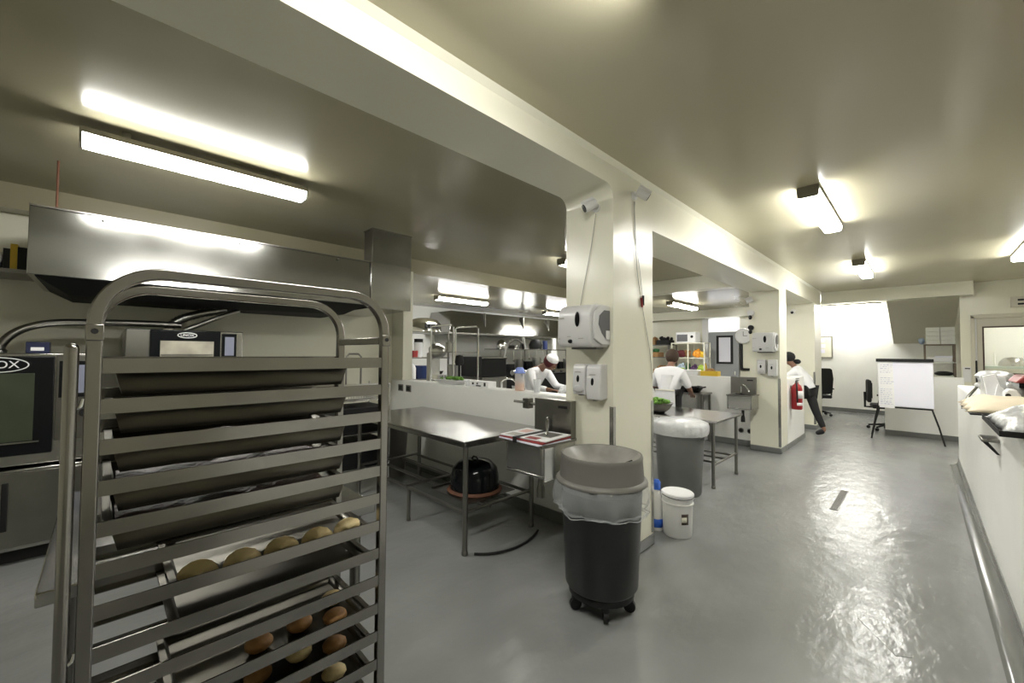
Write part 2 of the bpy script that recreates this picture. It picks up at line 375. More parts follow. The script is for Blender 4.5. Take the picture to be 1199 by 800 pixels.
G().hexa([(-8.69, 5.66, 1.98), (-7.7, 5.66, 1.98), (-7.7, 10.4, 1.98), (-8.69, 10.4, 1.98)], [(-8.69, 5.8, 2.5), (-7.85, 5.8, 2.5), (-7.85, 10.4, 2.5), (-8.69, 10.4, 2.5)]).build('canopy', STEELH, h2, bevel=.006)
box(-8.69, -7.685, 5.64, 10.41, 1.95, 1.98).build('drip_rim', STEELD, h2)
g = G()
for yy in (6.8, 8.2, 9.3): g.box(-7.84, -7.75, yy-.01, yy+.01, 2.0, 2.5)
g.build('seam', STEELD, h2)

# ------------------------------------------------------------------ ovens
def logo(x, y, z, w, parent):
    ring = [(x, y+w/2*math.cos(a*PI/20), z+w*.17*math.sin(a*PI/20)) for a in range(40)]
    G().tube(ring, .0035, 6, closed=True).build('logo_oval', WHITE, parent)
    text('UNOX', w*.24, facing_x(x, y, z), WHITE, parent, 'logo_lettering')
OX = -4.5
o1 = thing('combi_oven', 'large black-fronted oven at the left edge on a steel cabinet', 'oven', (-4.9, -.55, .72))
box(-5.3, OX-.02, -1.05, -.02, .68, 1.475).build('body', STEEL, o1, bevel=.006)
dd = box(OX-.02, OX+.03, -1.05, -.247, .76, 1.455).build('door', BLACK, o1, bevel=.006)
box(OX+.03, OX+.033, -.98, -.34, .86, 1.335).build('glass_panel', OVGLASS, dd, bevel=.001)
box(OX+.033, OX+.036, -.98, -.31, .845, .855).build('glass_strip', STEELD, dd)
logo(OX+.032, -.52, 1.395, .30, dd)
pn = box(OX-.02, OX+.005, -.24, -.03, .84, 1.46).build('control_panel', STEELD, o1, bevel=.003)
box(OX+.005, OX+.012, -.225, -.045, 1.15, 1.42).build('display_frame', BLACK, pn, bevel=.002)
box(OX+.012, OX+.014, -.20, -.08, 1.18, 1.39).build('display', SCREEN, pn)
G().cyl((OX+.004, -.09, 1.03), (OX+.02, -.09, 1.03), .03).build('dial', BLACKP, pn)
c1 = thing('oven_cabinet', 'low stainless two-door cabinet under the large oven at left', 'cabinet', (-4.9, -.55, 0))
box(-5.3, OX+.01, -1.08, .02, .10, .66).build('body', STEEL, c1, bevel=.005)
box(-5.2, OX-.06, -1.02, -.04, 0, .10).build('plinth', BLACKM, c1)
for a, b in ((-1.06, -.53), (-.52, .0)):
    dd = box(OX+.01, OX+.03, a, b, .13, .64).build('door', STEELD, c1, bevel=.003)
    box(OX+.03, OX+.045, a+.05, a+.08, .25, .58).build('handle', BLACKP, dd, bevel=.004)
cb = thing('countertop_box', 'small dark blue box with a white label on top of the large left oven', 'box', (-4.6, -.345, 1.476))
box(-4.75, -4.6, -.40, -.285, 1.476, 1.56).build('case', mat('navy_plastic', (.015, .02, .06), .4), cb, bevel=.005)
box(-4.6, -4.597, -.375, -.31, 1.495, 1.52).build('label_plate', WHITE, cb)
o2 = thing('combi_oven', 'second black-fronted oven with oval logo seen above the top rail of the rack', 'oven', (-4.9, .5, .92))
box(-5.3, OX-.02, .125, .93, .92, 1.68).build('body', STEEL, o2, bevel=.006)
dd = box(OX-.02, OX+.02, .27, .75, .95, 1.675).build('door', BLACK, o2, bevel=.005)
box(OX+.02, OX+.023, .335, .70, 1.02, 1.585).build('glass_panel', mat('oven_glass_reflection', (.35, .33, .27), .12, var=.5, vscale=4), dd)  # pale reflection on the door put into the glass colour
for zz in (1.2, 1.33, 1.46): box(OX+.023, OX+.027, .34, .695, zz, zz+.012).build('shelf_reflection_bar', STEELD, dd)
logo(OX+.022, .512, 1.635, .13, dd)
pn = box(OX-.02, OX+.005, .765, .875, .95, 1.66).build('control_panel', BLACK, o2, bevel=.003)
box(OX+.005, OX+.008, .785, .855, 1.46, 1.63).build('display', SCREEN, pn)
G().box(-5.0, -4.98, .3, .5, 1.68, 1.69).build('vent_cap', STEELD, o2)
st = thing('oven_stand', 'stainless stand below the second oven, seen between the rack rails', 'stand', (-4.9, .5, 0))
box(-5.3, OX, .10, .95, .87, .915).build('stand_top', STEELD, st, bevel=.003)
for x in (-5.27, -4.55):
    for y in (.13, .90): box(x, x+.04, y, y+.04, 0, .87).build('leg', STEELD, st)
box(-5.27, -4.51, .13, .94, .3, .33).build('lower_shelf', STEELD, st)
# flexible ducts
def bez(p0, p1, p2, p3, n=16):
    P = [Vector(p) for p in (p0, p1, p2, p3)]; out = []
    for i in range(n+1):
        t = i/n; out.append(P[0]*(1-t)**3+P[1]*3*t*(1-t)**2+P[2]*3*t*t*(1-t)+P[3]*t**3)
    return out
dt = thing('exhaust_pipe', 'grey insulated pipe arching from the left oven along the wall', 'pipe', (-4.85, 0, 1.476))
G().tube(bez((-4.75, -.54, 1.50), (-4.75, -.50, 1.66), (-4.8, -.36, 1.72), (-4.8, -.15, 1.725))+bez((-4.8, -.05, 1.73), (-4.8, .1, 1.735), (-4.8, .3, 1.74), (-4.8, .50, 1.735)), .028, 12).build('pipe_sleeve', STEELD, dt)
G().lathe([(.04, 0), (.045, .02), (.034, .03), (.034, .06)], (-4.75, -.54, 1.476)).build('pipe_flange', ALU, dt)
dt = thing('flexible_duct', 'ribbed silver duct bending up from the second oven into the hood', 'duct', (-4.85, .5, 1.681))
pts = bez((-4.85, .42, 1.69), (-4.85, .44, 1.80), (-4.85, .62, 1.86), (-4.85, .85, 1.909))
G().tube(pts, .035, 12).build('duct_hose', ALU, dt)
g = G()
for i in range(1, 16):
    d = (pts[min(i+1, 16)]-pts[i-1]).normalized()*.006; g.tube([pts[i]-d, pts[i]+d], .040, 12)
g.build('duct_rib', ALU, dt)
G().lathe([(.05, 0), (.05, .02), (.035, .03), (.035, .05)], (-4.85, .42, 1.681)).build('duct_flange', CHROME, dt)
G().tube(bez((-4.78, .52, 1.69), (-4.78, .65, 1.75), (-4.8, .75, 1.82), (-4.8, .95, 1.905)), .022, 10).build('second_hose', ALU, dt)
# yellow and black item at the left edge
yb = thing('wall_tool_box', 'yellow and black storage box on a wall shelf at the far left edge', 'box', (-5.2, -.66, 2.0))
box(-5.35, -4.95, -.525, -.49, 2.121, 2.32).build('yellow_band', YEL, yb)
box(-5.35, -4.95, -.489, -.44, 2.121, 2.30).build('black_side', BLACKP, yb)
box(-5.35, -4.95, -.56, -.526, 2.121, 2.28).build('black_middle', BLACKP, yb)
G().cyl((-5.35, -.645, 2.205), (-4.95, -.645, 2.205), .082).build('white_roll', WHITE, yb)
ws = solo('wall_shelf', box(-5.399, -4.9, -1.2, -.43, 2.09, 2.12), STEELD, 'narrow steel wall shelf at the far left edge carrying a yellow and black box', 'shelf')

# ------------------------------------------------------------------ sheet-pan rack
RX, RB = -1.22, -1.59           # front and back frame planes
RY0, RY1 = -.026, .657
rk = thing('pan_rack_trolley', 'tall stainless pan rack on casters in the left foreground', 'rack trolley', ((RX+RB)/2, .315, 0))
def loop(x):
    r = .115; zt = 1.675; t = .0125
    pts = [(RY0+t, .13), (RY0+t, 1.3)] + arc(RY0+t+r, zt-r, r, 180, 90, 10) + arc(RY1-t-r, zt-r-.0, r, 90, 0, 10) + [(RY1-t, 1.3), (RY1-t, .13)]
    return [(x, a, b) for a, b in pts]
for nm, x in (('front_frame', RX-.0125), ('rear_frame', RB+.0125)): G().tube(loop(x), .0125, square=True, flat=1.0).build(nm, RACKM, rk, bevel=.003, sharp=50)
for y in (RY0+.0125, RY1-.0125):
    for z in (1.537, .16): box(RB+.025, RX-.025, y-.0115, y+.0115, z-.0115, z+.0115).build('cross_brace', RACKM, rk, bevel=.002)
    g = box(RX, RX+.006, y-.014, y+.014, 1.52, 1.555).build('frame_bracket', RACKM, rk, bevel=.002)
    G().cyl((RX+.004, y, 1.54), (RX+.008, y, 1.54), .006, n=8).build('bolt', DARKHOLE, g)
ZR = [1.469-.086*i for i in range(16)]
for i, z in enumerate(ZR):
    for x, s in ((RX-.003, -1), (RB+.003, 1)):
        a, b = sorted((x, x-.002 if s < 0 else x+.002)); c, d = sorted((a, a+s*.018))
        g = G().box(a-.001, b+.001, RY0+.0255, RY1-.0255, z-.018, z+.014)
        c, d = (a-.020, a-.001) if s < 0 else (b+.001, b+.020)
        g.box(c, d, RY0+.0255, RY1-.0255, z-.018, z-.0155)
        g.build('runner', RACKM, rk)
g = G().tube([(RX-.005, -.0455, .18), (RX-.005, -.0455, 1.500), (RX-.005, -.0455, 1.505)], .0115, 14).ball((RX-.005, -.0455, 1.503), .0115, 14)
g.build('pan_stop_bar', RACKM, rk, sharp=60)
for z in (1.38, .865): G().tube([(RX-.005, -.036, z), (RX-.005, -.03, z+.004), (RX-.005, -.026, z+.02)], .004, 8).build('stop_bar_bracket', CHROME, rk)
for x in (RX-.03, RB+.03):
    for y in (RY0+.03, RY1-.03):
        c = G().cyl((x, y, .10), (x, y, .135), .03).build('caster', STEELD, rk)
        G().cyl((x-.015, y, .05), (x+.015, y, .05), .05, n=20).build('wheel', BLACKP, c)
def pan(zr, y0, y1, depth, label, group=None, fill=None, rim=.012):
    # rim resting on the runner flanges
    x1, x0 = RX-.012, RB+.012; z = zr-.0155; t = .0015
    p = thing('baking_tray', label, 'baking tray', ((x0+x1)/2, (y0+y1)/2, z-depth), group)
    g = G(); ins = .022; tap = .012
    g.box(x0, x1, y0, y0+rim+ins*.2, z, z+.004).box(x0, x1, y1-rim-ins*.2, y1, z, z+.004).box(x0, x0+ins, y0+rim, y1-rim, z, z+.004).box(x1-ins, x1, y0+rim, y1-rim, z, z+.004)
    g.build('rim', PANM, p, bevel=.001)
    a0, a1, c0, c1 = x0+ins, x1-ins, y0+rim+.003, y1-rim-.003
    zb = z-depth; g = G()
    top = [(a0, c0, z), (a1, c0, z), (a1, c1, z), (a0, c1, z)]; bot = [(a0+tap, c0+tap, zb), (a1-tap, c0+tap, zb), (a1-tap, c1-tap, zb), (a0+tap, c1-tap, zb)]
    tv = [g.b.verts.new(q) for q in top]; bv = [g.b.verts.new(q) for q in bot]
    g.b.faces.new(bv)
    for k in range(4): g.b.faces.new((tv[k], tv[(k+1) % 4], bv[(k+1) % 4], bv[k]))
    g.build('well', PANM, p, solid=.0015)
    if fill:
        f = G(); nx, ny = 8, 14; zf = zb+depth*.6
        V = [[f.b.verts.new((a0+.009+(a1-a0-.018)*i/nx, c0+.010+(c1-c0-.020)*j/ny, zf+random.uniform(-.006, .008))) for j in range(ny+1)] for i in range(nx+1)]
        for i in range(nx):
            for j in range(ny): f.b.faces.new((V[i][j], V[i+1][j], V[i+1][j+1], V[i][j+1]))
        o = f.build('filling', fill, p, sharp=180); o['kind'] = 'stuff'
    return p
words = ['topmost', 'second', 'third', 'fourth', 'fifth']
for i in range(5):
    pan(ZR[i], .006, .548, .052, 'deep steel tray of dark roast hanging in the pan rack, %s tray from the top' % words[i], 'deep trays in the rack', SAUCE)
pan(ZR[6], .125, .628, .022, 'shallow steel tray holding the pale half-moon pastries in the pan rack', None, None)
low = ['first', 'second', 'third', 'fourth', 'fifth', 'sixth']
for k in range(6):
    pan(ZR[8+k] if k else ZR[7], .125, .628, .022, 'shallow steel tray in the rack, %s tray below the one with pale pastries' % low[k] if k else 'shallow steel tray directly below the tray with pale pastries in the rack', 'shallow trays low in the rack')
# empanadas standing on their flat edge
def pastry(c, yawd, size, m, label, group, fold=True):
    g = G(); n = 14; rows = []
    for j in range(7):
        t = j/6                                                 # 0 rim .. 1 rim through the belly
        ph = PI*t; row = []
        for i in range(n+1):
            a = PI*i/n
            r = size*(1-.0*t); wv = 1+.03*math.sin(a*9)
            prof = math.sin(ph)                                 # thickness
            rad = size*(.80+.20*abs(math.cos(ph)))*wv
            row.append(g.b.verts.new((rad*math.cos(a), (-math.cos(ph))*size*.30*math.sin(a)**.8 if math.sin(a) > 1e-6 else 0, rad*math.sin(a)*.92*(.55+.45*math.sin(a)))))
        rows.append(row)
    for A, B in zip(rows, rows[1:]):
        for i in range(n): g.b.faces.new((A[i], A[i+1], B[i+1], B[i]))
    g.b.faces.new([r[0] for r in rows][::1] ) if False else None
    bmesh.ops.remove_doubles(g.b, verts=g.b.verts, dist=.0008)
    cr = [Vector((size*1.02*math.cos(PI*i/24)*(1+.0*i), .004*math.sin(i*1.6), max(.004, size*.95*math.sin(PI*i/24)*(.55+.45*math.sin(PI*i/24))))) for i in range(25)]
    M = Matrix.Translation(c) @ Matrix.Rotation(math.radians(yawd), 4, 'Z')
    g.b.transform(M)
    g.tube([M @ q for q in cr], .0045, 6)
    return solo('half_moon_pastry', g, m, label, 'pastry', group, sharp=75, solid=0)
def empanada(c, yawd, s, tilt, label):
    # a filled half moon: fat belly with a crimped flange along the curved edge
    g = G(); n, mm = 18, 8; front = []; 
    def pt(i, j, side):
        a = PI*i/n; t = j/mm; r = s*t
        belly = s*.30*(1-t**2.2)*min(1, math.sin(a)*1.6+.12)
        crimp = .0045*math.sin(i*2.2) if j == mm else 0
        return Vector((r*math.cos(a), side*(belly+.003)+crimp, r*math.sin(a)*.86))
    M = Matrix.Translation(c) @ Matrix.Rotation(math.radians(yawd), 4, 'Z') @ Matrix.Rotation(math.radians(tilt), 4, 'X')
    for side in (-1, 1):
        V = [[g.b.verts.new(M @ pt(i, j, side)) for j in range(mm+1)] for i in range(n+1)]
        for i in range(n):
            for j in range(mm): g.b.faces.new((V[i][j], V[i+1][j], V[i+1][j+1], V[i][j+1]))
    bmesh.ops.remove_doubles(g.b, verts=g.b.verts, dist=.0006)
    ed = [e for e in g.b.edges if len(e.link_faces) == 1]
    bmesh.ops.holes_fill(g.b, edges=ed, sides=0)
    o = G(); o.b = g.b
    return solo('half_moon_pastry', o, DOUGH, label, 'pastry', 'pale half-moon pastries on the shallow tray', sharp=80)
zt = ZR[6]-.0155-.022+.001
names = ['leftmost pale half-moon pastry on the shallow tray in the pan rack', 'second pale half-moon pastry from the left on the rack tray', 'middle pale half-moon pastry in the front row on the rack tray',
         'pale half-moon pastry second from the right on the rack tray', 'pale half-moon pastry nearest the right end of the rack tray']
for k in range(5): empanada((-1.32+.004*(k % 2), .185+k*.098, zt+.006), 80+random.uniform(-6, 6), .045, -34+random.uniform(-5, 5), names[k])
for k in range(1, 6):
    zz = (ZR[8+k])-.0155-.022+.001
    for q, (yy, xx) in enumerate(((.53, -1.30), (.44, -1.34), (.56, -1.40), (.33, -1.33))):
        solo('bread_roll', G().ball((xx, yy, zz+.021), (.032, .036, .021), 12, .03), BREAD if (q+k) % 3 else DOUGH, 'small browned roll on the %s tray below the pale pastries, %s' % (low[k], ['near its right end', 'in its middle', 'at its back right', 'left of its middle'][q]), 'bread roll', 'rolls on the low rack trays')

# ------------------------------------------------------------------ table behind the rack
def leg(x, y, z1, r=.019, z0=0, m=None):
    g = G().cyl((x, y, z0+.03), (x, y, z1), r, n=14); g.lathe([(r*.7, 0), (r*1.2, .006), (r*1.2, .028), (r, .035)], (x, y, z0), n=14); return g
t1 = thing('work_table', 'stainless work table standing directly behind the tall pan rack', 'table', (-2.25, .37, 0))
box(-2.80, -1.70, -.115, .86, .80, .84).build('tabletop', STEEL, t1, bevel=.004)
for x in (-1.76, -2.74):
    for y in (-.06, .80): leg(x, y, .80, .022).build('leg', STEELD, t1)
G().cyl((-2.74, .80, .25), (-2.74, -.06, .25), .014).build('stretcher', STEELD, t1)
G().cyl((-1.76, .80, .25), (-2.74, .80, .25), .014).build('stretcher', STEELD, t1)

# ------------------------------------------------------------------ chrome cart between the ovens and the half wall
kc = thing('wire_cart', 'chrome wire cart with black lower shelves seen right of the ovens through the rack', 'cart', (-4.4, 2.0, 0))
for x in (-4.75, -4.25):
    for y in (1.72, 2.30): G().cyl((x, y, 0), (x, y, 1.15), .011).build('post', CHROME, kc)
for z in (.25, .62, .98):
    g = G()
    for i in range(13): g.cyl((-4.75+i*.0417, 1.72, z), (-4.75+i*.0417, 2.30, z), .003, n=6)
    g.cyl((-4.75, 1.72, z), (-4.25, 1.72, z), .006).cyl((-4.75, 2.30, z), (-4.25, 2.30, z), .006).cyl((-4.25, 1.72, z), (-4.25, 2.3, z), .006)
    g.build('wire_shelf', CHROME, kc)
G().tube([(-4.25, 1.80, 1.15), (-4.25, 1.80, 1.45), (-4.25, 1.83, 1.48), (-4.25, 1.93, 1.48), (-4.25, 1.96, 1.45), (-4.25, 1.96, 1.15)], .010, 8).build('push_handle', STEELD, kc)
box(-4.26, -4.24, 1.72, 2.30, 1.14, 1.16).build('top_rail', CHROME, kc)
for i, (z, l) in enumerate(((.25, 'black crate on the bottom shelf of the chrome wire cart'), (.62, 'black crate on the middle shelf of the chrome wire cart'))):
    k = thing('storage_crate', l, 'crate', (-4.5, 2.0, z+.004))
    g = G().box(-4.72, -4.28, 1.75, 2.27, z+.004, z+.02)
    for a in ((-4.72, -4.705, 1.75, 2.27), (-4.295, -4.28, 1.75, 2.27), (-4.705, -4.295, 1.75, 1.765), (-4.705, -4.295, 2.255, 2.27)): g.box(*a, z+.02, z+.27)
    g.build('tub', BLACKP, k, bevel=.003)
    box(-4.73, -4.27, 1.74, 2.28, z+.265, z+.28).build('rim', BLACKM, k, bevel=.002)
g = G().box(-4.70, -4.32, 1.80, 2.12, .986, .996)
for i in range(12):
    y = 1.80+i*.029; g.cyl((-4.32, y, .99), (-4.32, y, 1.12), .003, n=6).cyl((-4.70, y, .99), (-4.70, y, 1.12), .003, n=6)
for i in range(12):
    x = -4.70+i*.0345; g.cyl((x, 1.80, .99), (x, 1.80, 1.12), .003, n=6).cyl((x, 2.12, .99), (x, 2.12, 1.12), .003, n=6)
g.tube([(-4.32, 1.8, 1.12), (-4.32, 2.12, 1.12), (-4.70, 2.12, 1.12), (-4.70, 1.80, 1.12)], .006, 6, closed=True)
solo('wire_basket', g, CHROME, 'square wire basket on the top shelf of the chrome cart', 'basket')

# ------------------------------------------------------------------ work table by the half wall
t2 = thing('work_table', 'long stainless work table along the white half wall, in front of the nearest pillar', 'table', (-3.3, 2.3, 0))
box(-4.24, -2.36, 1.88, 2.74, .835, .85).box(-4.23, -2.37, 1.89, 1.90, .80, .835).box(-2.38, -2.37, 1.90, 2.73, .80, .835).box(-4.23, -2.37, 2.72, 2.73, .8, .835).build('tabletop', STEEL, t2, bevel=.004)
for x, y in ((-2.41, 1.93), (-2.41, 2.66), (-4.19, 1.93), (-4.19, 2.66)): leg(x, y, .835, .02).build('leg', STEELD, t2)
leg(-3.25, 1.96, .29, .016).build('middle_leg', STEELD, t2); leg(-3.25, 2.62, .29, .016).build('middle_leg', STEELD, t2)
for y in (1.95, 2.18, 2.42, 2.64): G().cyl((-4.19, y, .30), (-2.41, y, .30), .014).build('shelf_rail', STEELD, t2)
for x in (-2.41, -3.25, -4.19): G().cyl((x, 1.93, .315), (x, 2.66, .315), .013).build('shelf_crossbar', STEELD, t2)
pot = thing('roasting_pot', 'upturned black domed pot with a rusty rim on the rails under the work table', 'pot', (-2.72, 2.28, .32))
G().lathe([(.0, .27), (.06, .268), (.14, .25), (.19, .20), (.205, .13), (.21, .03), (.205, .01)], (-2.72, 2.28, .32)).build('dome', BLACK, pot, sharp=60)
G().lathe([(.18, 0), (.225, .0), (.235, .012), (.22, .03), (.20, .028)], (-2.72, 2.28, .331)).build('rim', RUST, pot)
G().tube([(-2.76, 2.28, .585), (-2.74, 2.28, .61), (-2.70, 2.28, .61), (-2.68, 2.28, .585)], .007, 8).build('knob', BLACKP, pot)
tr = solo('oven_tray', G().box(-3.0, -2.48, 2.03, 2.53, .3285, .3315).box(-3.0, -2.99, 2.03, 2.53, .3315, .345), STEELD, 'flat dark tray under the black domed pot on the table rails', 'tray')
hz = G().tube(bez((-2.36, 1.98, .012), (-2.2, 2.1, .012), (-2.16, 2.35, .012), (-2.3, 2.62, .012)), .010, 8)  # thin tube added for a curved dark line on the floor
solo('floor_dark_curve', hz, BLACKP, 'thin black curved line on the floor by the right legs of the long work table', 'hose')
ub = thing('waste_bin', 'plain grey round bin tucked behind the far left end of the long work table', 'bin', (-4.62, 2.55, 0))
G().lathe([(.15, 0), (.19, .68), (.205, .69), (.205, .72), (.18, .72), (.14, .03), (0, .03)], (-4.62, 2.55, 0)).build('tub', GREYP, ub, sharp=50)
G().lathe([(.15, .66), (.195, .665), (.195, .675), (.15, .675)], (-4.62, 2.55, 0)).build('liner', CLEAR, ub)
# outlets on the half wall
for i, (a, l) in enumerate(((-5.03, 'left of the pair of dark wall sockets on the white half wall'), (-4.83, 'right of the pair of dark wall sockets on the white half wall'))):
    s = thing('wall_socket', l, 'wall socket', (a, 2.889, .98), 'wall sockets on the half wall')
    box(a-.062, a+.062, 2.882, 2.889, .975, 1.065).build('face_plate', GREYP, s, bevel=.002)
    box(a-.04, a+.04, 2.879, 2.882, .99, 1.05).build('socket_insert', BLACKP, s)
# ------------------------------------------------------------------ hand sink
def sink(label, dy, magazines):
    x0, x1, y0, y1 = -2.13, -1.79, 2.08, 2.45
    if dy: y0, y1 = y0+dy, y1+dy
    t = thing('hand_sink', label, 'sink', ((x0+x1)/2, y1, .62))
    g = G().box(x0, x1, y0, y1, .66, .68).box(x0, x0+.012, y0, y1, .68, .87).box(x1-.012, x1, y0, y1, .68, .87).box(x0+.012, x1-.012, y0, y0+.012, .68, .87).box(x0+.012, x1-.012, y1-.012, y1, .68, .87)
    g.build('basin', STEEL, t, bevel=.004)
    G().box(x0-.012, x1+.012, y0-.012, y0+.02, .865, .885).box(x0-.012, x0+.02, y0+.02, y1, .865, .885).box(x1-.02, x1+.012, y0+.02, y1, .865, .885).build('rim', STEELD, t, bevel=.003)
    s = box(-2.19, -1.83, y1+.001, y1+.062, .86, 1.145).build('splashback', STEELD, t, bevel=.003)
    box(-1.95, -1.865, y1-.002, y1+.001, 1.085, 1.105).build('name_plate', BLACKP, s)
    yy = y1-.02
    G().tube([(-2.03, yy, .90), (-2.03, yy, .99)]+[(-2.03+.0, yy, .99)]+bez((-2.03, yy, 1.0), (-2.02, yy-.03, 1.045), (-1.90, yy-.16, 1.03), (-1.86, yy-.22, .93)), .009, 10).build('faucet', CHROME, t)
    G().lathe([(.022, 0), (.022, .02), (.012, .03)], (-2.03, yy, .872)).build('faucet_base', CHROME, t)
    G().lathe([(.03, .0), (.03, .06), (.02, .1), (.02, .2)], ((x0+x1)/2, (y0+y1)/2, .46), n=14).build('drain_trap', BLACKP if dy else STEELD, t)
    if not dy:
        g = G().cyl((-2.2, y1+.03, 1.09), (-2.30, y1+.03, 1.09), .012).box(-2.32, -2.26, y1, y1+.06, 1.05, 1.13).cyl((-2.29, y1-.01, 1.1), (-2.38, y1-.04, 1.105), .010)
        g.build('side_valve', STEELD, t)
        G().box(-2.19, -1.85, y1+.063, 2.515, .9, .94).build('wall_bracket', STEELD, t)
        G().box(x1+.0, x1+.006, y0+.02, y0+.14, .64, .86).build('side_rail', CHROME, t)
    else:
        G().box(-2.19, -1.85, y1+.063, 7.279, .9, .94).build('wall_bracket', STEELD, t)
    return t
sink('stainless hand sink with newspapers on it, fixed beside the nearest pillar', 0, True)
sink('stainless hand sink on the second pillar beyond the big grey bin', 4.764, False)
NP = [('topmost newspaper of the folded stack across the near hand sink', WHITE), ('red-printed newspaper just below the topmost one on the near hand sink', REDD), ('newspaper at the bottom of the stack lying across the near hand sink', PAPER)]
for i, (l, m) in enumerate(NP[::-1]):
    g = G().box(-2.16, -1.76, 2.03+.01*i, 2.36, .888+i*.012, .898+i*.012)
    g.rot(math.radians(4*i-3), (-1.96, 2.2, 0)); solo('newspaper', g, m, l, 'newspaper', 'newspapers on the hand sink', bevel=.003)
npt = [o for o in bpy.data.objects if o.name.startswith('newspaper')][-1]
for q, (a, b, c, d, m) in enumerate(((-2.13, -2.03, 2.06, 2.16, CABLE), (-1.94, -1.84, 2.05, 2.12, REDD), (-1.93, -1.80, 2.16, 2.32, GREYP), (-2.12, -2.04, 2.20, 2.31, PINKM))):
    gq = G().box(a, b, c, d, .922, .9226); gq.rot(math.radians(5), (-1.96, 2.2, 0)); gq.build('printed_picture', m, npt)
solo('black_strap', G().box(-2.00, -1.965, 2.015, 2.37, .923, .926).box(-2.00, -1.965, 2.012, 2.016, .885, .926), BLACKP, 'black strap across the stack of newspapers on the near hand sink', 'strap')

# ------------------------------------------------------------------ wall dispensers
def towel(dy, label):
    y1 = 2.5155+dy; x0, x1 = -1.835, -1.535
    t = thing('paper_towel_dispenser', label, 'towel dispenser', ((x0+x1)/2, y1, 1.53), 'paper towel dispensers on the pillars')
    prof = [(y1, 1.545), (y1, 1.84)] + [(y1-.14+.0-.08*math.sin(math.radians(a)), 1.76+.08*math.cos(math.radians(a))) for a in range(0, 91, 15)] + [(y1-.225, 1.58), (y1-.20, 1.545)]
    G().prism(prof, 'x', x0, x1-.02).build('front_cover', DISPM, t, bevel=.012, seg=3)
    sp = [(y1-.005, 1.56), (y1-.005, 1.83), (y1-.12, 1.83), (y1-.19, 1.78), (y1-.205, 1.70), (y1-.19, 1.60), (y1-.1, 1.56)]
    G().prism(sp, 'x', x1-.0195, x1-.004).build('side_cap', DISPM, t, bevel=.004)
    G().prism([(y1-.01, 1.60), (y1-.01, 1.80), (y1-.08, 1.80), (y1-.14, 1.76), (y1-.15, 1.70), (y1-.11, 1.64), (y1-.06, 1.60)], 'x', x1-.0038, x1-.0015).build('side_window', SMOKE, t)
    G().box(x1-.0035, x1+.003, y1-.06, y1-.015, 1.60, 1.66).build('side_latch', WPLAST, t)
    yf = y1-.2255
    e = G().ball((-1.66, yf-.001, 1.735), (.020, .0035, .052), 14).build('view_slot', BLACK, t)
    G().ball((-1.72, yf+.004, 1.585), (.022, .01, .014), 14).build('push_button', BLACK, t)
    G().box(x0+.01, x0+.06, yf-.001, yf+.003, 1.745, 1.752).build('maker_mark', CABLE, t)
    G().box(-1.745, -1.715, yf-.0015, yf+.003, 1.615, 1.620).box(-1.65, -1.61, yf-.0015, yf+.003, 1.60, 1.606).box(x0+.01, x0+.03, yf-.0015, yf+.003, 1.60, 1.606).build('printed_marks', CABLE, t)
    G().box(x0+.05, x1-.04, y1-.12, y1-.03, 1.530, 1.546).build('towel_outlet', GREYP, t)
    return t
towel(0, 'grey towel dispenser with a black slot on the nearest pillar, left of the camera cable')
towel(4.764, 'grey towel dispenser on the second pillar near the red extinguisher')
def soap(dy, x0, x1, z0, z1, label, band):
    y1 = 2.5155+dy
    t = thing('soap_dispenser', label, 'soap dispenser', ((x0+x1)/2, y1, z0), 'soap dispensers on the pillars')
    pr = [(y1, z0+.02), (y1, z1)] + [(y1-.06-.03*math.sin(math.radians(a)), z1-.03+.03*math.cos(math.radians(a))) for a in range(0, 91, 30)] + [(y1-.10, z0+.07), (y1-.085, z0+.01)]
    G().prism(pr, 'x', x0, x1).build('case', DISPM, t, bevel=.008, seg=3)
    yf = y1-.094; xm = (x0+x1)/2-.005; zm = (z0+z1)/2+.005
    G().ball((xm, yf-.001, zm), (.013, .004, .030), 12).build('view_slot', BLACK, t)
    G().box(xm-.025, xm+.025, yf-.0015, yf+.004, zm+.05, zm+.056).build('printed_mark', CABLE, t)
    if band: G().ball(((x0+x1)/2, yf-.002, z0+.055), (.045, .008, .028), 14).build('push_lever', mat('lever_grey', (.5, .5, .5), .3), t)
    G().box(xm-.012, xm+.012, y1-.07, y1-.03, z0+.003, z0+.021).build('nozzle', GREYP, t)
sink_side = 'under the towel dispenser on the nearest pillar'
soap(0, -1.795, -1.69, 1.195, 1.425, 'narrower left soap dispenser ' + sink_side, True)
soap(0, -1.68, -1.56, 1.165, 1.425, 'wider right soap dispenser ' + sink_side, False)
soap(4.764, -1.80, -1.69, 1.195, 1.425, 'left soap dispenser under the towel dispenser on the second pillar', True)
soap(4.764, -1.66, -1.54, 1.165, 1.425, 'right soap dispenser under the towel dispenser on the second pillar', False)
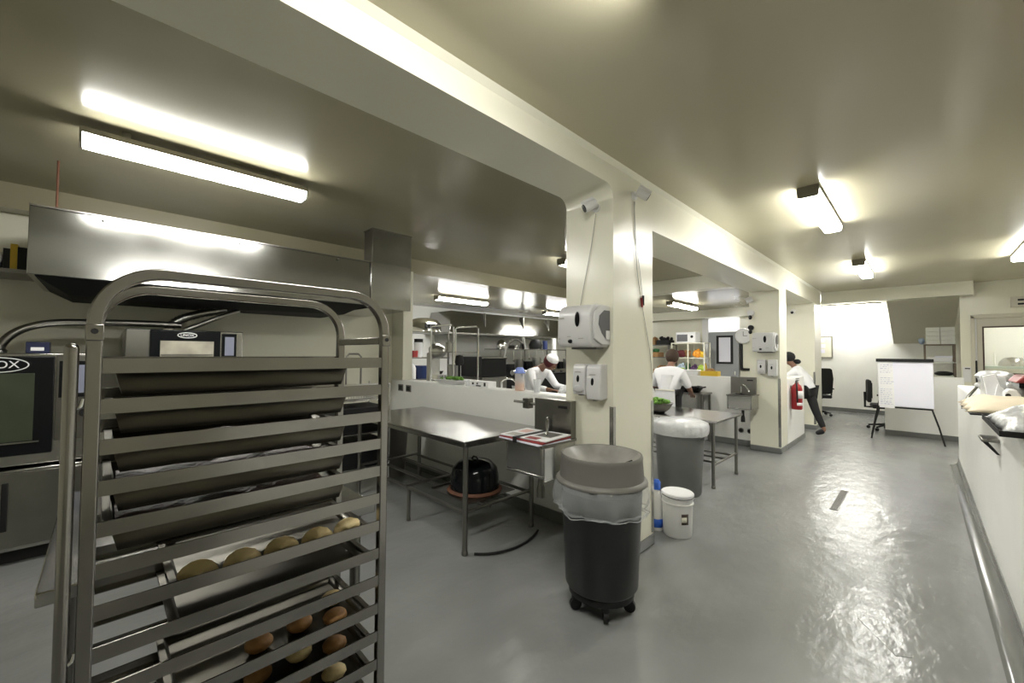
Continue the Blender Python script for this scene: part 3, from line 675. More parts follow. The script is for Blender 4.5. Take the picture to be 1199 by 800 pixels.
# ------------------------------------------------------------------ security cameras and cables
def seccam(base, look, label, nrm):
    b = Vector(base); n = Vector(nrm); L = Vector(look).normalized()
    t = thing('security_camera', label, 'camera', base)
    G().cyl(b+n*.0008, b+n*.018, .032).build('mount', WPLAST, t)
    j = b+n*.055; G().tube([b+n*.018, j], .011, 10).build('arm', WPLAST, t)
    h = j+n*.02
    G().tube([h-L*.045, h-L*.04, h+L*.05], .034, 18).build('housing', WPLAST, t, bevel=.004)
    G().cyl(h+L*.05, h+L*.054, .029).build('lens_face', BLACK, t)
    G().tube([h-L*.03+Vector((0, 0, .034)), h+L*.07+Vector((0, 0, .034))], .022, square=True, flat=.12).build('sun_shield', WPLAST, t)
seccam((-1.655, 2.5155, 2.56), (-.62, -.75, -.5), 'white security camera with a dark lens on the left face of the nearest pillar', (0, -1, 0))
seccam((-1.5165, 2.80, 2.69), (.6, .6, -.5), 'white security camera on the right face of the nearest pillar under the beam', (1, 0, 0))
def cable(pts, label, r=.003):
    return solo('cable', G().tube(pts, r, 6), CABLE, label, 'cable')
cable(bez((-1.655, 2.508, 2.52), (-1.68, 2.508, 2.30), (-1.74, 2.508, 2.10), (-1.79, 2.508, 1.85)), 'pale cable from the left pillar camera down to the towel dispenser')
cable([Vector(p) for p in bez((-1.510, 2.80, 2.65), (-1.510, 2.83, 2.4), (-1.510, 2.80, 2.2), (-1.510, 2.90, 1.95))], 'first thin cable hanging from the camera on the right pillar face')
cable([Vector(p) for p in bez((-1.511, 2.815, 2.65), (-1.511, 2.78, 2.4), (-1.511, 2.90, 2.2), (-1.511, 2.93, 1.93))+bez((-1.511, 2.935, 1.85), (-1.511, 2.98, 1.7), (-1.511, 3.05, 1.6), (-1.511, 3.09, 1.30))], 'second cable on the right pillar face running on down past the plugs', .0025)
pl = thing('cable_plug', 'pair of small black and red plugs on the cables of the right pillar face', 'plug', (-1.51, 2.92, 1.86))
G().cyl((-1.507, 2.935, 1.95), (-1.507, 2.935, 1.875), .009, n=8).build('black_plug', BLACKP, pl); G().cyl((-1.507, 2.905, 1.93), (-1.507, 2.92, 1.86), .008, n=8).build('red_plug', REDD, pl)
# camera on the third pillar and the string of items on the second
seccam((-1.86, 10.199, 2.40), (-.3, -1, -.4), 'tiny white security camera high on the farthest pillar', (0, -1, 0))
seccam((-1.90, 7.2795, 2.36), (-1, -.2, -.4), 'upper white camera at the left edge of the second pillar', (0, -1, 0))
for k, (z, r) in enumerate(((2.16, .05), (1.93, .04))):
    pp = thing('cable_reel', ['grey round junction on the edge of the second pillar, below its camera', 'black coiled plug on the edge of the second pillar beside the clock'][k], 'junction box', (-1.90, 7.27, z))
    G().cyl((-1.90, 7.279, z), (-1.90, 7.24, z), r).build('case', WPLAST if k == 0 else BLACKP, pp, bevel=.004)
    G().ball((-1.90, 7.23, z-.07), (.028, .02, .035), 10).build('plug', BLACKP, pp)

# ------------------------------------------------------------------ lidded rubbish bin with dolly
BX, BY = -1.373, 2.141
bn = thing('waste_bin', 'charcoal round bin with grey funnel lid and clear liner on a wheeled dolly', 'bin', (BX, BY, 0))
G().lathe([(.0, .125), (.190, .125), (.200, .14), (.224, .655), (.0, .655)], (BX, BY, 0), n=40).build('tub', BINM, bn, sharp=50)
dl = G().lathe([(.0, .075), (.165, .075), (.18, .085), (.18, .115), (.17, .124), (0, .1245)], (BX, BY, 0), n=36).build('dolly', BLACKP, bn, sharp=50)
for k in range(5):
    a = 2*PI*k/5+.4; x, y = BX+.155*math.cos(a), BY+.155*math.sin(a)
    c = G().cyl((x, y, .06), (x, y, .085), .022).build('caster', BLACKP, bn)
    G().cyl((x-.012*math.sin(a), y+.012*math.cos(a), .032), (x+.012*math.sin(a), y-.012*math.cos(a), .032), .032, n=18).build('wheel', BLACKP, c)
ld = G().lathe([(.240, .705), (.252, .695), (.255, .702), (.252, .712), (.234, .722), (.226, .822), (.229, .838), (.224, .848), (.215, .846)], (BX, BY, 0), n=48, cap=False).build('lid', GREYP, bn, sharp=55)
G().lathe([(.216, .846), (.205, .832), (.14, .775), (.07, .745), (.0, .738)], (BX, BY, 0), n=48, cap=False).build('funnel', mat('worn_funnel', (.26, .25, .23), .4, var=.35, vscale=6), ld, sharp=70)
G().hexa([(BX+.03, BY-.03, .742), (BX+.135, BY+.10, .80), (BX+.142, BY+.095, .80), (BX+.037, BY-.035, .742)], [(BX+.03, BY-.03, .757), (BX+.135, BY+.10, .815), (BX+.142, BY+.095, .815), (BX+.037, BY-.035, .757)]).build('flap_gap', DARKHOLE, ld)
def wob(a, z):
    t = (.72-z)/.19
    return (.012*math.sin(7*a+1)+.008*math.sin(13*a+z*20)+.006*math.sin(23*a))*min(1, t+.2)
G().lathe([(.238, .715), (.253, .69), (.262, .66), (.266, .62), (.262, .58), (.25, .555), (.24, .55), (.232, .56)], (BX, BY, 0), n=96, wob=wob, cap=False).build('liner', FILM, bn, sharp=180)
ring = [(BX+(.252+wob(2*PI*k/96, .5))*math.cos(2*PI*k/96), BY+(.252+wob(2*PI*k/96, .5))*math.sin(2*PI*k/96), .553+.008*math.sin(5*2*PI*k/96)) for k in range(96)]
G().tube(ring, .0032, 6, closed=True).build('liner_hem', FILM, bn)
bn.scale = (1.06, 1.06, 1.065)
# second bin, big grey, covered by film
B2 = (-1.883, 4.49)
b2 = thing('waste_bin', 'large grey bin with crinkled white film over its top, behind the nearest pillar', 'bin', (B2[0], B2[1], 0))
G().lathe([(0, .0), (.205, .0), (.215, .012), (.25, .62), (.27, .625), (.275, .70), (.262, .71), (0, .71)], (*B2, 0), n=40).build('tub', BINM2, b2, sharp=50)
G().lathe([(.282, .64), (.290, .68), (.290, .73), (.275, .765), (.22, .785), (.0, .79)], (*B2, 0), n=72, wob=lambda a, z: .005*math.sin(17*a)+.003*math.sin(31*a)+.003*math.sin(45*a), cap=False).build('film_cover', FILM2, b2, sharp=180)
g = G()
for k in range(20):
    a = k*PI/10; g.box(-.004, .004, -.004, .004, 0, .001)
g.b.free()
for s in (1, -1): G().box(B2[0]+s*.25-.03, B2[0]+s*.25+.03, B2[1]-.05, B2[1]+.05, .60, .635).build('handle', BINM2, b2, bevel=.006)
# white pail
PLX, PLY = -1.46, 3.43
pl = thing('bucket', 'white plastic pail with lid and brown label on the floor by the nearest pillar', 'bucket', (PLX, PLY, 0))
G().lathe([(.0, 0), (.118, 0), (.125, .008), (.133, .26), (.141, .265), (.141, .275), (.134, .28), (.135, .33), (0, .33)], (PLX, PLY, 0), n=36).build('tub', WPLAST, pl, sharp=50)
G().lathe([(.137, .315), (.144, .318), (.144, .345), (.135, .352), (.125, .347), (0, .347)], (PLX, PLY, 0), n=36).build('lid', WHITE, pl, sharp=50)
hp = []
for k in range(15):
    a = math.radians(-150+12*k*1.0); hp.append((PLX+.146*math.cos(a+.35), PLY+.146*math.sin(a+.35), .335-.012*math.sin(PI*k/14)))
G().tube(hp, .003, 6).build('bail_handle', BLACKP, pl)
lb = G(); aa = [math.radians(-52+7*i) for i in range(5)]
for p, q in zip(aa, aa[1:]): lb.quad(*[(PLX+.134*math.cos(t), PLY+.134*math.sin(t), z) for t, z in ((p, .12), (q, .12), (q, .205), (p, .205))])
l = lb.build('label_patch', BROWNL, pl, solid=.001)
lb = G(); 
for p, q in zip(aa[:3], aa[1:4]): lb.quad(*[(PLX+.1352*math.cos(t), PLY+.1352*math.sin(t), z) for t, z in ((p, .14), (q, .14), (q, .18), (p, .18))])
lb.build('label_window', CREAM, l, solid=.001)
pl.scale = (.9, .9, 1)
jg = thing('detergent_jug', 'white jug with blue cap and blue base, half hidden between pillar and white pail', 'jug', (-1.628, 3.40, 0))
G().lathe([(0, 0), (.075, 0), (.08, .01), (.08, .26), (.06, .31), (.03, .335), (.03, .345), (0, .345)], (-1.628, 3.40, 0), n=24).build('bottle', WPLAST, jg)
G().lathe([(.0, .34), (.048, .34), (.05, .40), (.03, .42), (0, .42)], (-1.628, 3.40, 0), n=18).build('cap', BLUE, jg)
jg.scale = (.68, .68, 1)
G().lathe([(.0815, .03), (.0815, .10)], (-1.628, 3.40, 0), n=24, cap=False).build('blue_band', BLUE, jg, solid=.002)

# ------------------------------------------------------------------ second work table with salad bowl
t3 = thing('work_table', 'stainless work table behind the large grey bin, between the two pillars', 'table', (-2.3, 5.25, 0))
box(-3.1, -1.60, 4.80, 5.72, .735, .76).build('tabletop', STEEL, t3, bevel=.004)
for x in (-1.66, -3.04):
    for y in (4.86, 5.66): leg(x, y, .74, .019).build('leg', STEELD, t3)
for x in (-1.66, -3.04): G().cyl((x, 4.86, .26), (x, 5.66, .26), .013).build('crossbar', STEELD, t3)
for y in (5.0, 5.26, 5.52): G().cyl((-3.04, y, .26), (-1.66, y, .26), .013).build('shelf_rail', STEELD, t3)
sb = thing('salad_bowl', 'steel bowl heaped with green leaves on the table between the pillars', 'bowl', (-2.38, 5.0, .761))
G().lathe([(0, 0), (.09, .0), (.15, .05), (.19, .12), (.195, .125), (.18, .12), (0, .06)], (-2.38, 5.0, .761)).build('bowl', STEEL, sb, sharp=60)
g = G()
for k in range(40):
    a = random.uniform(0, 2*PI); r = random.uniform(0, .14); g.ball((-2.38+r*math.cos(a), 5.0+r*math.sin(a), .761+.13+random.uniform(-.02, .06)*(1-r/.2)), (random.uniform(.02, .045), random.uniform(.02, .045), random.uniform(.008, .03)), 7, .2)
o = g.build('salad_leaves', GRN, sb, sharp=180); o['kind'] = 'stuff'
fb = thing('salad_bowl', 'dark green bowl at the left end of the salad table, against the pillar edge', 'bowl', (-2.62, 4.97, .761))
G().lathe([(0, 0), (.07, 0), (.12, .05), (.15, .10), (.14, .10), (0, .04)], (-2.72, 4.95, .761)).build('bowl', mat('green_bowl', (.08, .20, .14), .4), fb, sharp=60)
# stand with black pot before the half wall
sd = thing('equipment_stand', 'small stainless stand with dark legs in front of the middle half wall', 'stand', (-2.83, 7.2, 0))
box(-3.08, -2.55, 7.0, 7.44, .82, .85).build('stand_top', STEELD, sd, bevel=.003)
for x in (-3.05, -2.60):
    for y in (7.02, 7.40): box(x, x+.03, y, y+.03, 0, .82).build('leg', STEELD, sd)
box(-2.95, -2.68, 7.06, 7.40, .45, .82).build('side_panel', STEEL, sd)
pp = thing('frying_pan', 'black shallow cooking pan on the small stand before the middle half wall', 'pan', (-2.82, 7.2, .851))
G().lathe([(0, 0), (.14, 0), (.19, .06), (.195, .10), (.18, .10), (.13, .02), (0, .02)], (-2.82, 7.2, .851)).build('pan', BLACK, pp, sharp=60)
G().tube([(-2.66, 7.12, .93), (-2.52, 7.05, .96)], .012, 8).build('handle', BLACKP, pp)
gp = solo('metal_plate', G().lathe([(0, 0), (.11, 0), (.13, .012), (.12, .012), (0, .006)], (-2.82, 7.12, .952)), CHROME, 'bright steel plate resting on the black pan before the middle half wall', 'plate')
for k, x in enumerate((-2.12, -1.99)):
    s = thing('pipe_outlet', ['left round dark pipe outlet low on the wall under the far hand sink', 'right round dark pipe outlet low on the wall under the far hand sink'][k], 'pipe outlet', (x, 7.50, .22), 'pipe outlets under the far sink')
    G().cyl((x, 7.499, .25), (x, 7.485, .25), .04).build('collar', STEELD, s); G().cyl((x, 7.485, .25), (x, 7.48, .25), .028).build('hole', DARKHOLE, s)

# ------------------------------------------------------------------ items on the near half wall
ZH = HW+.001
ft = thing('food_tray', 'white tray of green leaves on top of the near half wall, above the long table', 'tray', (-4.05, 3.0, ZH))
G().hexa([(-4.18, 2.93, ZH), (-3.86, 2.93, ZH), (-3.86, 3.08, ZH), (-4.18, 3.08, ZH)], [(-4.25, 2.88, ZH+.05), (-3.79, 2.88, ZH+.05), (-3.79, 3.13, ZH+.05), (-4.25, 3.13, ZH+.05)]).build('tray_shell', WHITE, ft, bevel=.004)
g = G()
for k in range(26): g.ball((-4.02+random.uniform(-.15, .18), 3.0+random.uniform(-.08, .08), ZH+.055+random.uniform(0, .03)), (.03, .025, .012), 7, .2)
o = g.build('herb_leaves', GRN, ft, sharp=180); o['kind'] = 'stuff'
rr = thing('ramekin', 'small glass ramekin beside the tray of leaves on the near half wall', 'ramekin', (-3.70, 3.0, ZH))
G().lathe([(0, 0), (.04, 0), (.05, .06), (.045, .06), (.036, .01), (0, .01)], (-3.70, 3.0, ZH)).build('glass', CLEAR, rr)
nb = thing('paper_carton', 'white carton with dark printed marks on the near half wall', 'carton', (-3.50, 3.0, ZH))
box(-3.62, -3.30, 2.94, 3.06, ZH, ZH+.065).build('carton_body', WHITE, nb, bevel=.003)
G().box(-3.57, -3.54, 2.938, 2.94, ZH+.025, ZH+.05).box(-3.50, -3.42, 2.938, 2.94, ZH+.01, ZH+.022).box(-3.49, -3.47, 2.938, 2.94, ZH+.03, ZH+.05).box(-3.37, -3.34, 2.938, 2.94, ZH+.015, ZH+.055).build('printed_marks', BLACKP, nb)
hk = thing('spray_faucet', 'curved chrome tap rising just behind the near half wall', 'faucet', (-3.25, 3.2, 0))
G().tube([(-3.36, 3.2, .0), (-3.36, 3.2, 1.15)]+bez((-3.36, 3.2, 1.17), (-3.3, 3.2, 1.23), (-3.14, 3.2, 1.25), (-3.10, 3.2, 1.13)), .012, 8).build('spout', CHROME, hk)
bt = thing('squeeze_bottle', 'clear bottle with orange juice and pale blue cap on the near half wall', 'bottle', (-2.86, 3.0, ZH))
bc = (-2.885, 3.0, ZH)
G().lathe([(0, .001), (.046, .001), (.048, .01), (.048, .075), (0, .078)], bc, n=24).build('orange_juice', ORNG, bt)
G().lathe([(.049, .002), (.050, .01), (.050, .16), (.042, .175), (.040, .18)], bc, n=24, cap=False).build('bottle_wall', FROST, bt)
G().lathe([(.040, .175), (.055, .178), (.055, .188), (.045, .19), (.045, .215), (.03, .235), (0, .238)], bc, n=24).build('cap', LBLUE, bt)
G().box(bc[0]-.075, bc[0]+.075, 2.993, 3.007, ZH+.178, ZH+.184).build('cap_tab', LBLUE, bt)
gl = thing('drinking_glass', 'ribbed empty glass tumbler on the near half wall beside the bent cook', 'glass', (-2.62, 3.0, ZH))
G().lathe([(0, 0), (.028, 0), (.040, .125), (.037, .125), (.026, .008), (0, .008)], (-2.65, 3.0, ZH), n=20).build('tumbler', FROST, gl)

# ------------------------------------------------------------------ kitchen behind the half wall
sh = thing('chrome_trolley', 'tall chrome trolley with bent top just behind the near half wall', 'trolley', (-4.95, 3.55, 0))
for y in (3.36, 3.80): G().tube([(-5.02, y, .0), (-5.02, y, 1.85), (-4.99, y, 1.88), (-4.52, y, 1.88), (-4.49, y, 1.85), (-4.49, y, .0)], .012, 8).build('side_frame', CHROME, sh)
for z in (.5, .8, 1.10, 1.50):
    box(-5.02, -4.49, 3.36, 3.80, z, z+.012).build('shelf', STEELD, sh)
def lathe_thing(name, label, cat, prof, c, m, lid=None, lidm=None, group=None):
    t = thing(name, label, cat, c, group); G().lathe(prof, c, n=20).build('body', m, t, sharp=50)
    if lid: G().lathe(lid, c, n=20).build('lid', lidm, t, sharp=50)
    return t
lathe_thing('mixing_jug', 'grey mixing jug on the chrome trolley behind the half wall', 'jug', [(0, 0), (.06, 0), (.08, .22), (0, .22)], (-4.80, 3.6, 1.113), ALU)
lathe_thing('mixing_jug', 'small steel can on the upper shelf of the chrome trolley', 'can', [(0, 0), (.05, 0), (.05, .14), (0, .14)], (-4.85, 3.55, 1.513), STEEL)
hg = thing('drill_mixer', 'dark stick mixer standing on the chrome trolley', 'mixer', (-4.66, 3.6, 1.113))
G().cyl((-4.66, 3.6, 1.113), (-4.66, 3.6, 1.32), .02).build('shaft', BLACKP, hg); G().lathe([(0, 0), (.05, 0), (.065, .05), (.05, .14), (0, .15)], (-4.66, 3.6, 1.32)).build('motor', BLACKP, hg)
# tall shelving with dome pan
ts = thing('kitchen_shelving', 'tall steel shelving crowded with kitchen tools behind the near half wall', 'shelving', (-7.3, 4.45, 0))
for x in (-7.6, -7.05):
    for y in (4.0, 5.15): box(x-.015, x+.015, y-.015, y+.015, 0, 1.93).build('post', STEELD, ts)
for z in (.5, .95, 1.38, 1.90): box(-7.62, -7.03, 3.98, 5.17, z, z+.025).build('shelf', STEELD, ts)
dm = thing('roasting_dome', 'big upturned chrome dome with dark slots on top of the tall kitchen shelving', 'cover', (-7.32, 4.75, 1.926))
G().lathe([(0, .29), (.16, .285), (.27, .25), (.34, .17), (.36, .02), (.36, 0), (0, 0)], (-7.32, 4.72, 1.926)).build('dome', CHROME, dm, sharp=60)
g = G()
for k in range(4): g.box(-6.990, -6.955, 4.53+k*.085, 4.59+k*.085, 2.0, 2.08)
g.build('slot', DARKHOLE, dm)
lathe_thing('blender_jar', 'left black-lidded clear jar on the shelf under the chrome dome', 'jar', [(0, 0), (.08, 0), (.10, .30), (0, .30)], (-7.2, 4.18, 1.406), FROST, [(0, .30), (.09, .30), (.09, .37), (0, .37)], BLACKP)
lathe_thing('blender_jar', 'right black-lidded clear jar on the shelf under the chrome dome', 'jar', [(0, 0), (.08, 0), (.10, .30), (0, .30)], (-7.2, 4.52, 1.406), FROST, [(0, .30), (.09, .30), (.09, .37), (0, .37)], BLACKP)
lathe_thing('mixing_bowl', 'dark red container on the shelf beside the black-lidded jars', 'container', [(0, 0), (.11, 0), (.12, .13), (0, .13)], (-7.15, 4.34, 1.406), REDD)
lathe_thing('storage_jar', 'grey machine bowl at the end of the shelf under the chrome dome', 'container', [(0, 0), (.13, 0), (.16, .18), (.1, .28), (0, .28)], (-7.2, 4.95, 1.406), ALU)
lathe_thing('bucket', 'dark blue bucket on the lower shelf of the tall kitchen shelving', 'bucket', [(0, 0), (.12, 0), (.14, .26), (0, .26)], (-7.15, 4.55, .976), mat('navy', (.02, .04, .14), .4))
lathe_thing('milk_jug', 'white jug on the lower shelf next to the dark blue bucket', 'jug', [(0, 0), (.08, 0), (.08, .22), (.04, .3), (0, .3)], (-7.08, 4.30, .976), WPLAST)
lathe_thing('mixing_bowl', 'steel bowl on the lower shelf at the right end of the tall shelving', 'bowl', [(0, 0), (.08, 0), (.16, .14), (0, .14)], (-7.2, 4.95, .976), STEEL)
solo('cardboard_box', box(-7.5, -7.1, 4.02, 4.20, .976, 1.2), PINKM, 'pinkish carton on the lower shelf at the left end of the tall shelving', 'box')
pm = thing('planetary_mixer', 'grey food mixer between chrome trolley and tall shelving', 'mixer', (-5.95, 4.1, 0))
box(-6.2, -5.75, 3.85, 4.35, 0, .88).build('base_cabinet', STEELD, pm, bevel=.01)
box(-6.12, -5.98, 4.0, 4.2, .88, 1.5).build('column', ALU, pm, bevel=.02)
G().ball((-5.92, 4.1, 1.52), (.2, .12, .12), 16).build('head', ALU, pm)
G().lathe([(0, 0), (.07, 0), (.14, .12), (.15, .22), (0, .22)], (-5.85, 4.1, .90)).build('bowl', CHROME, pm, sharp=60)
fy = thing('deep_fryer', 'dark box-shaped fryer with raised back behind the near half wall', 'fryer', (-6.6, 5.9, 0))
box(-7.0, -6.3, 5.45, 6.15, 0, 1.0).build('body', STEELD, fy, bevel=.006)
box(-7.0, -6.32, 5.45, 6.15, 1.0, 1.42).build('vat', BLACKM, fy, bevel=.01)
G().cyl((-6.31, 5.46, 1.40), (-6.31, 6.14, 1.40), .02).build('front_rail', STEELD, fy)
hs = thing('rinse_hose', 'tall arched grey rinse hose rising left of the black range', 'hose', (-6.5, 6.55, 0))
G().tube([(-6.6, 6.35, .0), (-6.6, 6.35, 1.3)]+bez((-6.6, 6.35, 1.32), (-6.6, 6.42, 1.75), (-6.6, 6.65, 1.95), (-6.6, 6.95, 1.72), 14), .028, 10).build('hose', GREYP, hs)
G().cyl((-6.6, 6.95, 1.72), (-6.6, 6.98, 1.60), .035).build('spray_head', BLACKP, hs)
rg = thing('cooking_range', 'long black range with steel front band and over-shelf under the far hood', 'range', (-7.1, 8.1, 0))
box(-7.9, -6.9, 6.9, 9.6, .12, .95).build('body', BLACKM, rg, bevel=.008)
for y in (7.0, 9.5):
    for x in (-7.8, -7.0): box(x-.03, x+.03, y-.03, y+.03, 0, .12).build('leg', STEELD, rg)
G().tube([(-6.89, 6.9, 1.03), (-6.89, 9.6, 1.03)], .065, 14).build('front_band', STEEL, rg)
box(-7.9, -6.95, 6.9, 9.6, .95, 1.05).build('cooktop', BLACK, rg, bevel=.006)
box(-7.9, -7.3, 6.9, 9.6, 1.585, 1.61).build('over_shelf', STEELD, rg, bevel=.003)
for y in (6.93, 7.8, 8.7, 9.57): box(-7.34, -7.31, y-.012, y+.012, 1.05, 1.585).build('shelf_post', STEELD, rg)
for k in range(8): G().cyl((-6.83, 7.1+k*.32, 1.03), (-6.80, 7.1+k*.32, 1.03), .025, n=12).build('control_knob', BLACKP, rg)
nm = ['leftmost', 'second', 'third', 'fourth', 'fifth', 'sixth', 'seventh', 'eighth']
for k in range(8):
    y = 7.08+k*.33; h = (.18, .30, .24, .34, .20, .28, .22, .3)[k]; r = (.13, .11, .14, .12, .12, .13, .11, .12)[k]
    p = thing('cooking_pot', 'dark cooking pot on the black range below the over-shelf, %s from the left' % nm[k], 'pot', (-7.2, y, 1.051), 'pots on the black range')
    G().lathe([(0, 0), (r*.95, 0), (r, .01), (r, h), (r*.94, h), (r*.9, .02), (0, .02)], (-7.16, y, 1.051), n=20).build('pot_body', [BLACKP, STEELD, BLACK, ALU][k % 4], p, sharp=50)
    G().tube([(-7.16, y+r, 1.051+h*.8), (-7.14, y+r+.05, 1.051+h*.85)], .009, 6).build('pot_handle', BLACKP, p)
SHI = [('kettle', 'steel kettle at the left end of the shelf above the range', 'kettle', [(0, 0), (.12, 0), (.14, .08), (.08, .2), (.02, .23), (0, .23)], CHROME),
       ('saucepan', 'pale dish on the shelf above the range, right of the kettle', 'dish', [(0, 0), (.10, 0), (.15, .09), (0, .09)], STEEL),
       ('food_processor', 'grey conical strainer on the shelf above the range', 'strainer', [(0, 0), (.12, 0), (.06, .2), (.04, .32), (0, .32)], ALU),
       ('stock_pot', 'black round pot on the shelf above the range', 'pot', [(0, 0), (.17, 0), (.19, .12), (.12, .26), (0, .28)], BLACKP),
       ('canister', 'dark blue canister on the shelf above the range', 'canister', [(0, 0), (.07, 0), (.07, .24), (0, .24)], mat('navy_tin', (.02, .03, .10), .4)),
       ('canister', 'white tall canister at the right end of the shelf above the range', 'canister', [(0, 0), (.06, 0), (.06, .32), (0, .32)], WPLAST)]
for k, (n_, l_, c_, p_, m_) in enumerate(SHI): lathe_thing(n_, l_, c_, p_, (-7.5, 7.12+k*.40+(0.1 if k > 2 else 0), 1.611), m_)
g = thing('yellow_bottle', 'yellow bottle at the right part of the black range, near the cook', 'bottle', (-6.96, 8.45, 1.051))
G().lathe([(0, 0), (.05, 0), (.055, .2), (.02, .28), (.02, .33), (0, .33)], (-6.99, 8.565, 1.051)).build('bottle_body', YEL, g)
pn_ = solo('notice_paper', box(-7.305, -7.30, 8.85, 9.12, 1.25, 1.58), WHITE, 'white paper notice taped to the over-shelf of the range behind the cook', 'notice')

# ------------------------------------------------------------------ rear room seen between the pillars
wr = thing('wire_shelving', 'pale wire shelving with fruit bags against the rear wall, left of the grey door', 'shelving', (-4.2, 10.75, 0))
for x in (-4.62, -4.20, -3.80):
    for y in (10.55, 10.93): G().cyl((x, y, 0), (x, y, 1.80), .017, n=8).build('post', CREAM, wr)
for z in (.6, 1.02, 1.41, 1.79): box(-4.63, -3.79, 10.54, 10.94, z-.018, z+.006).build('shelf', CREAM, wr)
mw = thing('microwave', 'white microwave on top of the pale wire shelving by the rear wall', 'microwave', (-4.3, 10.75, 1.797))
box(-4.52, -4.02, 10.58, 10.90, 1.797, 2.07).build('case', WHITE, mw, bevel=.01)
box(-4.49, -4.22, 10.572, 10.58, 1.83, 2.01).build('door_window', SMOKE, mw); G().cyl((-4.11, 10.58, 1.95), (-4.11, 10.57, 1.95), .035).build('dial', BLACKP, mw)
ii = [('orange_bag', 'orange fruit bag on the upper shelf under the microwave', 'bag', (-4.02, 10.7, 1.416), (.13, .12, .14), OFRUIT), ('orange_bag', 'yellow-orange sack at the right of the upper shelf under the microwave', 'bag', (-3.90, 10.72, 1.416), (.08, .1, .11), YEL),
      ('dark_sack', 'dark brown bag on the left of the upper shelf under the microwave', 'bag', (-4.42, 10.7, 1.416), (.15, .14, .13), BURG), ('lime_bag', 'lime green bag on the middle shelf of the pale shelving', 'bag', (-3.92, 10.7, 1.026), (.11, .12, .14), LIME),
      ('dark_sack', 'purple-dark bag on the middle shelf of the pale shelving', 'bag', (-4.10, 10.7, 1.026), (.10, .12, .13), mat('plum', (.06, .02, .08), .6)), ('water_bottle', 'pale blue bottle cluster on the left of the middle shelf', 'bottle', (-4.42, 10.66, 1.026), (.11, .1, .15), mat('pale_bottle', (.45, .55, .65), .3))]
ii += [('potato_sack', 'brown sack in the middle of the upper shelf under the microwave', 'bag', (-4.27, 10.72, 1.416), (.09, .1, .12), BROWNB), ('produce_bag', 'green bag at the far left of the upper shelf under the microwave', 'bag', (-4.56, 10.72, 1.416), (.06, .1, .10), DGRN),
       ('produce_bag', 'yellow bag at the right end of the middle shelf of the pale shelving', 'bag', (-3.84, 10.72, 1.026), (.05, .1, .17), YEL), ('produce_bag', 'dark green bag in the middle of the middle shelf of the pale shelving', 'bag', (-4.26, 10.72, 1.026), (.07, .1, .16), DGRN),
       ('potato_sack', 'large brown sack on the lowest shelf of the pale shelving', 'bag', (-4.4, 10.72, .606), (.16, .12, .15), BROWNB)]
for n_, l_, c_, p_, r_, m_ in ii:
    g = G().ball((p_[0], p_[1], p_[2]+r_[2]*.75), (r_[0]*.85, r_[1]*.8, r_[2]*.75), 12, .05)
    for q in range(7): g.ball((p_[0]+random.uniform(-.7, .7)*r_[0], p_[1]-.3*r_[1]+random.uniform(-.4, .4)*r_[1], p_[2]+r_[2]*random.uniform(.4, 1.4)), (r_[0]*.33, r_[1]*.33, r_[2]*.38), 8, .1)
    solo(n_, g, m_, l_, c_, sharp=80)
ds = thing('produce_shelving', 'dark shelving stacked with greens and brown boxes in the rear corner', 'shelving', (-5.1, 10.8, 0))
for x in (-5.5, -4.72):
    for y in (10.6, 11.1): box(x-.02, x+.02, y-.02, y+.02, 0, 1.75).build('post', STEELD, ds)
for z in (.5, .95, 1.40, 1.73): box(-5.52, -4.70, 10.58, 11.12, z, z+.02).build('shelf', STEELD, ds)
for k, (x, z, m_, l_) in enumerate(((-5.2, 1.421, DGRN, 'crate of dark greens on the upper shelf in the rear corner'), (-5.0, .971, BROWNB, 'brown produce box on the middle shelf in the rear corner'), (-5.3, 1.751, BROWNB, 'brown box on top of the dark shelving in the rear corner'), (-4.9, 1.751, BLACKM, 'black bundle on top of the dark shelving in the rear corner'))):
    t = thing('produce_crate', l_, 'crate', (x, 10.8, z)); box(x-.17, x+.17, 10.62, 10.98, z, z+.13).build('crate_body', BROWNB if m_ is DGRN else m_, t, bevel=.005)
    g = G()
    for q in range(12): g.ball((x+random.uniform(-.13, .13), 10.8+random.uniform(-.13, .13), z+.14+random.uniform(0, .05)), .045, 7, .2)
    o = g.build('contents', m_, t, sharp=180); o['kind'] = 'stuff'
# on the middle half wall
yb = thing('yellow_box', 'yellow box with a brown top on the middle half wall before the grey door', 'box', (-2.74, 7.6, ZH))
box(-2.78, -2.49, 7.53, 7.68, ZH, ZH+.085).build('box_body', YEL, yb, bevel=.004); G().hexa([(-2.72, 7.55, ZH+.085), (-2.56, 7.55, ZH+.085), (-2.56, 7.66, ZH+.085), (-2.72, 7.66, ZH+.085)], [(-2.66, 7.58, ZH+.13), (-2.60, 7.58, ZH+.13), (-2.60, 7.63, ZH+.13), (-2.66, 7.63, ZH+.13)]).build('bun', BREAD, yb)
lathe_thing('green_pot', 'lime green tub on the middle half wall beside the standing cook', 'tub', [(0, 0), (.055, 0), (.065, .13), (0, .13)], (-3.16, 7.6, ZH), LIME)
lathe_thing('spray_bottle', 'pale blue-grey bottle on the middle half wall, left of the lime tub', 'bottle', [(0, 0), (.045, 0), (.05, .16), (.02, .22), (0, .24)], (-3.34, 7.6, ZH), mat('blue_grey', (.35, .42, .5), .3))
solo('cutting_board_stack', box(-3.06, -2.82, 7.53, 7.69, ZH, ZH+.10), WHITE, 'white box on the middle half wall between lime tub and yellow box', 'box', bevel=.01)
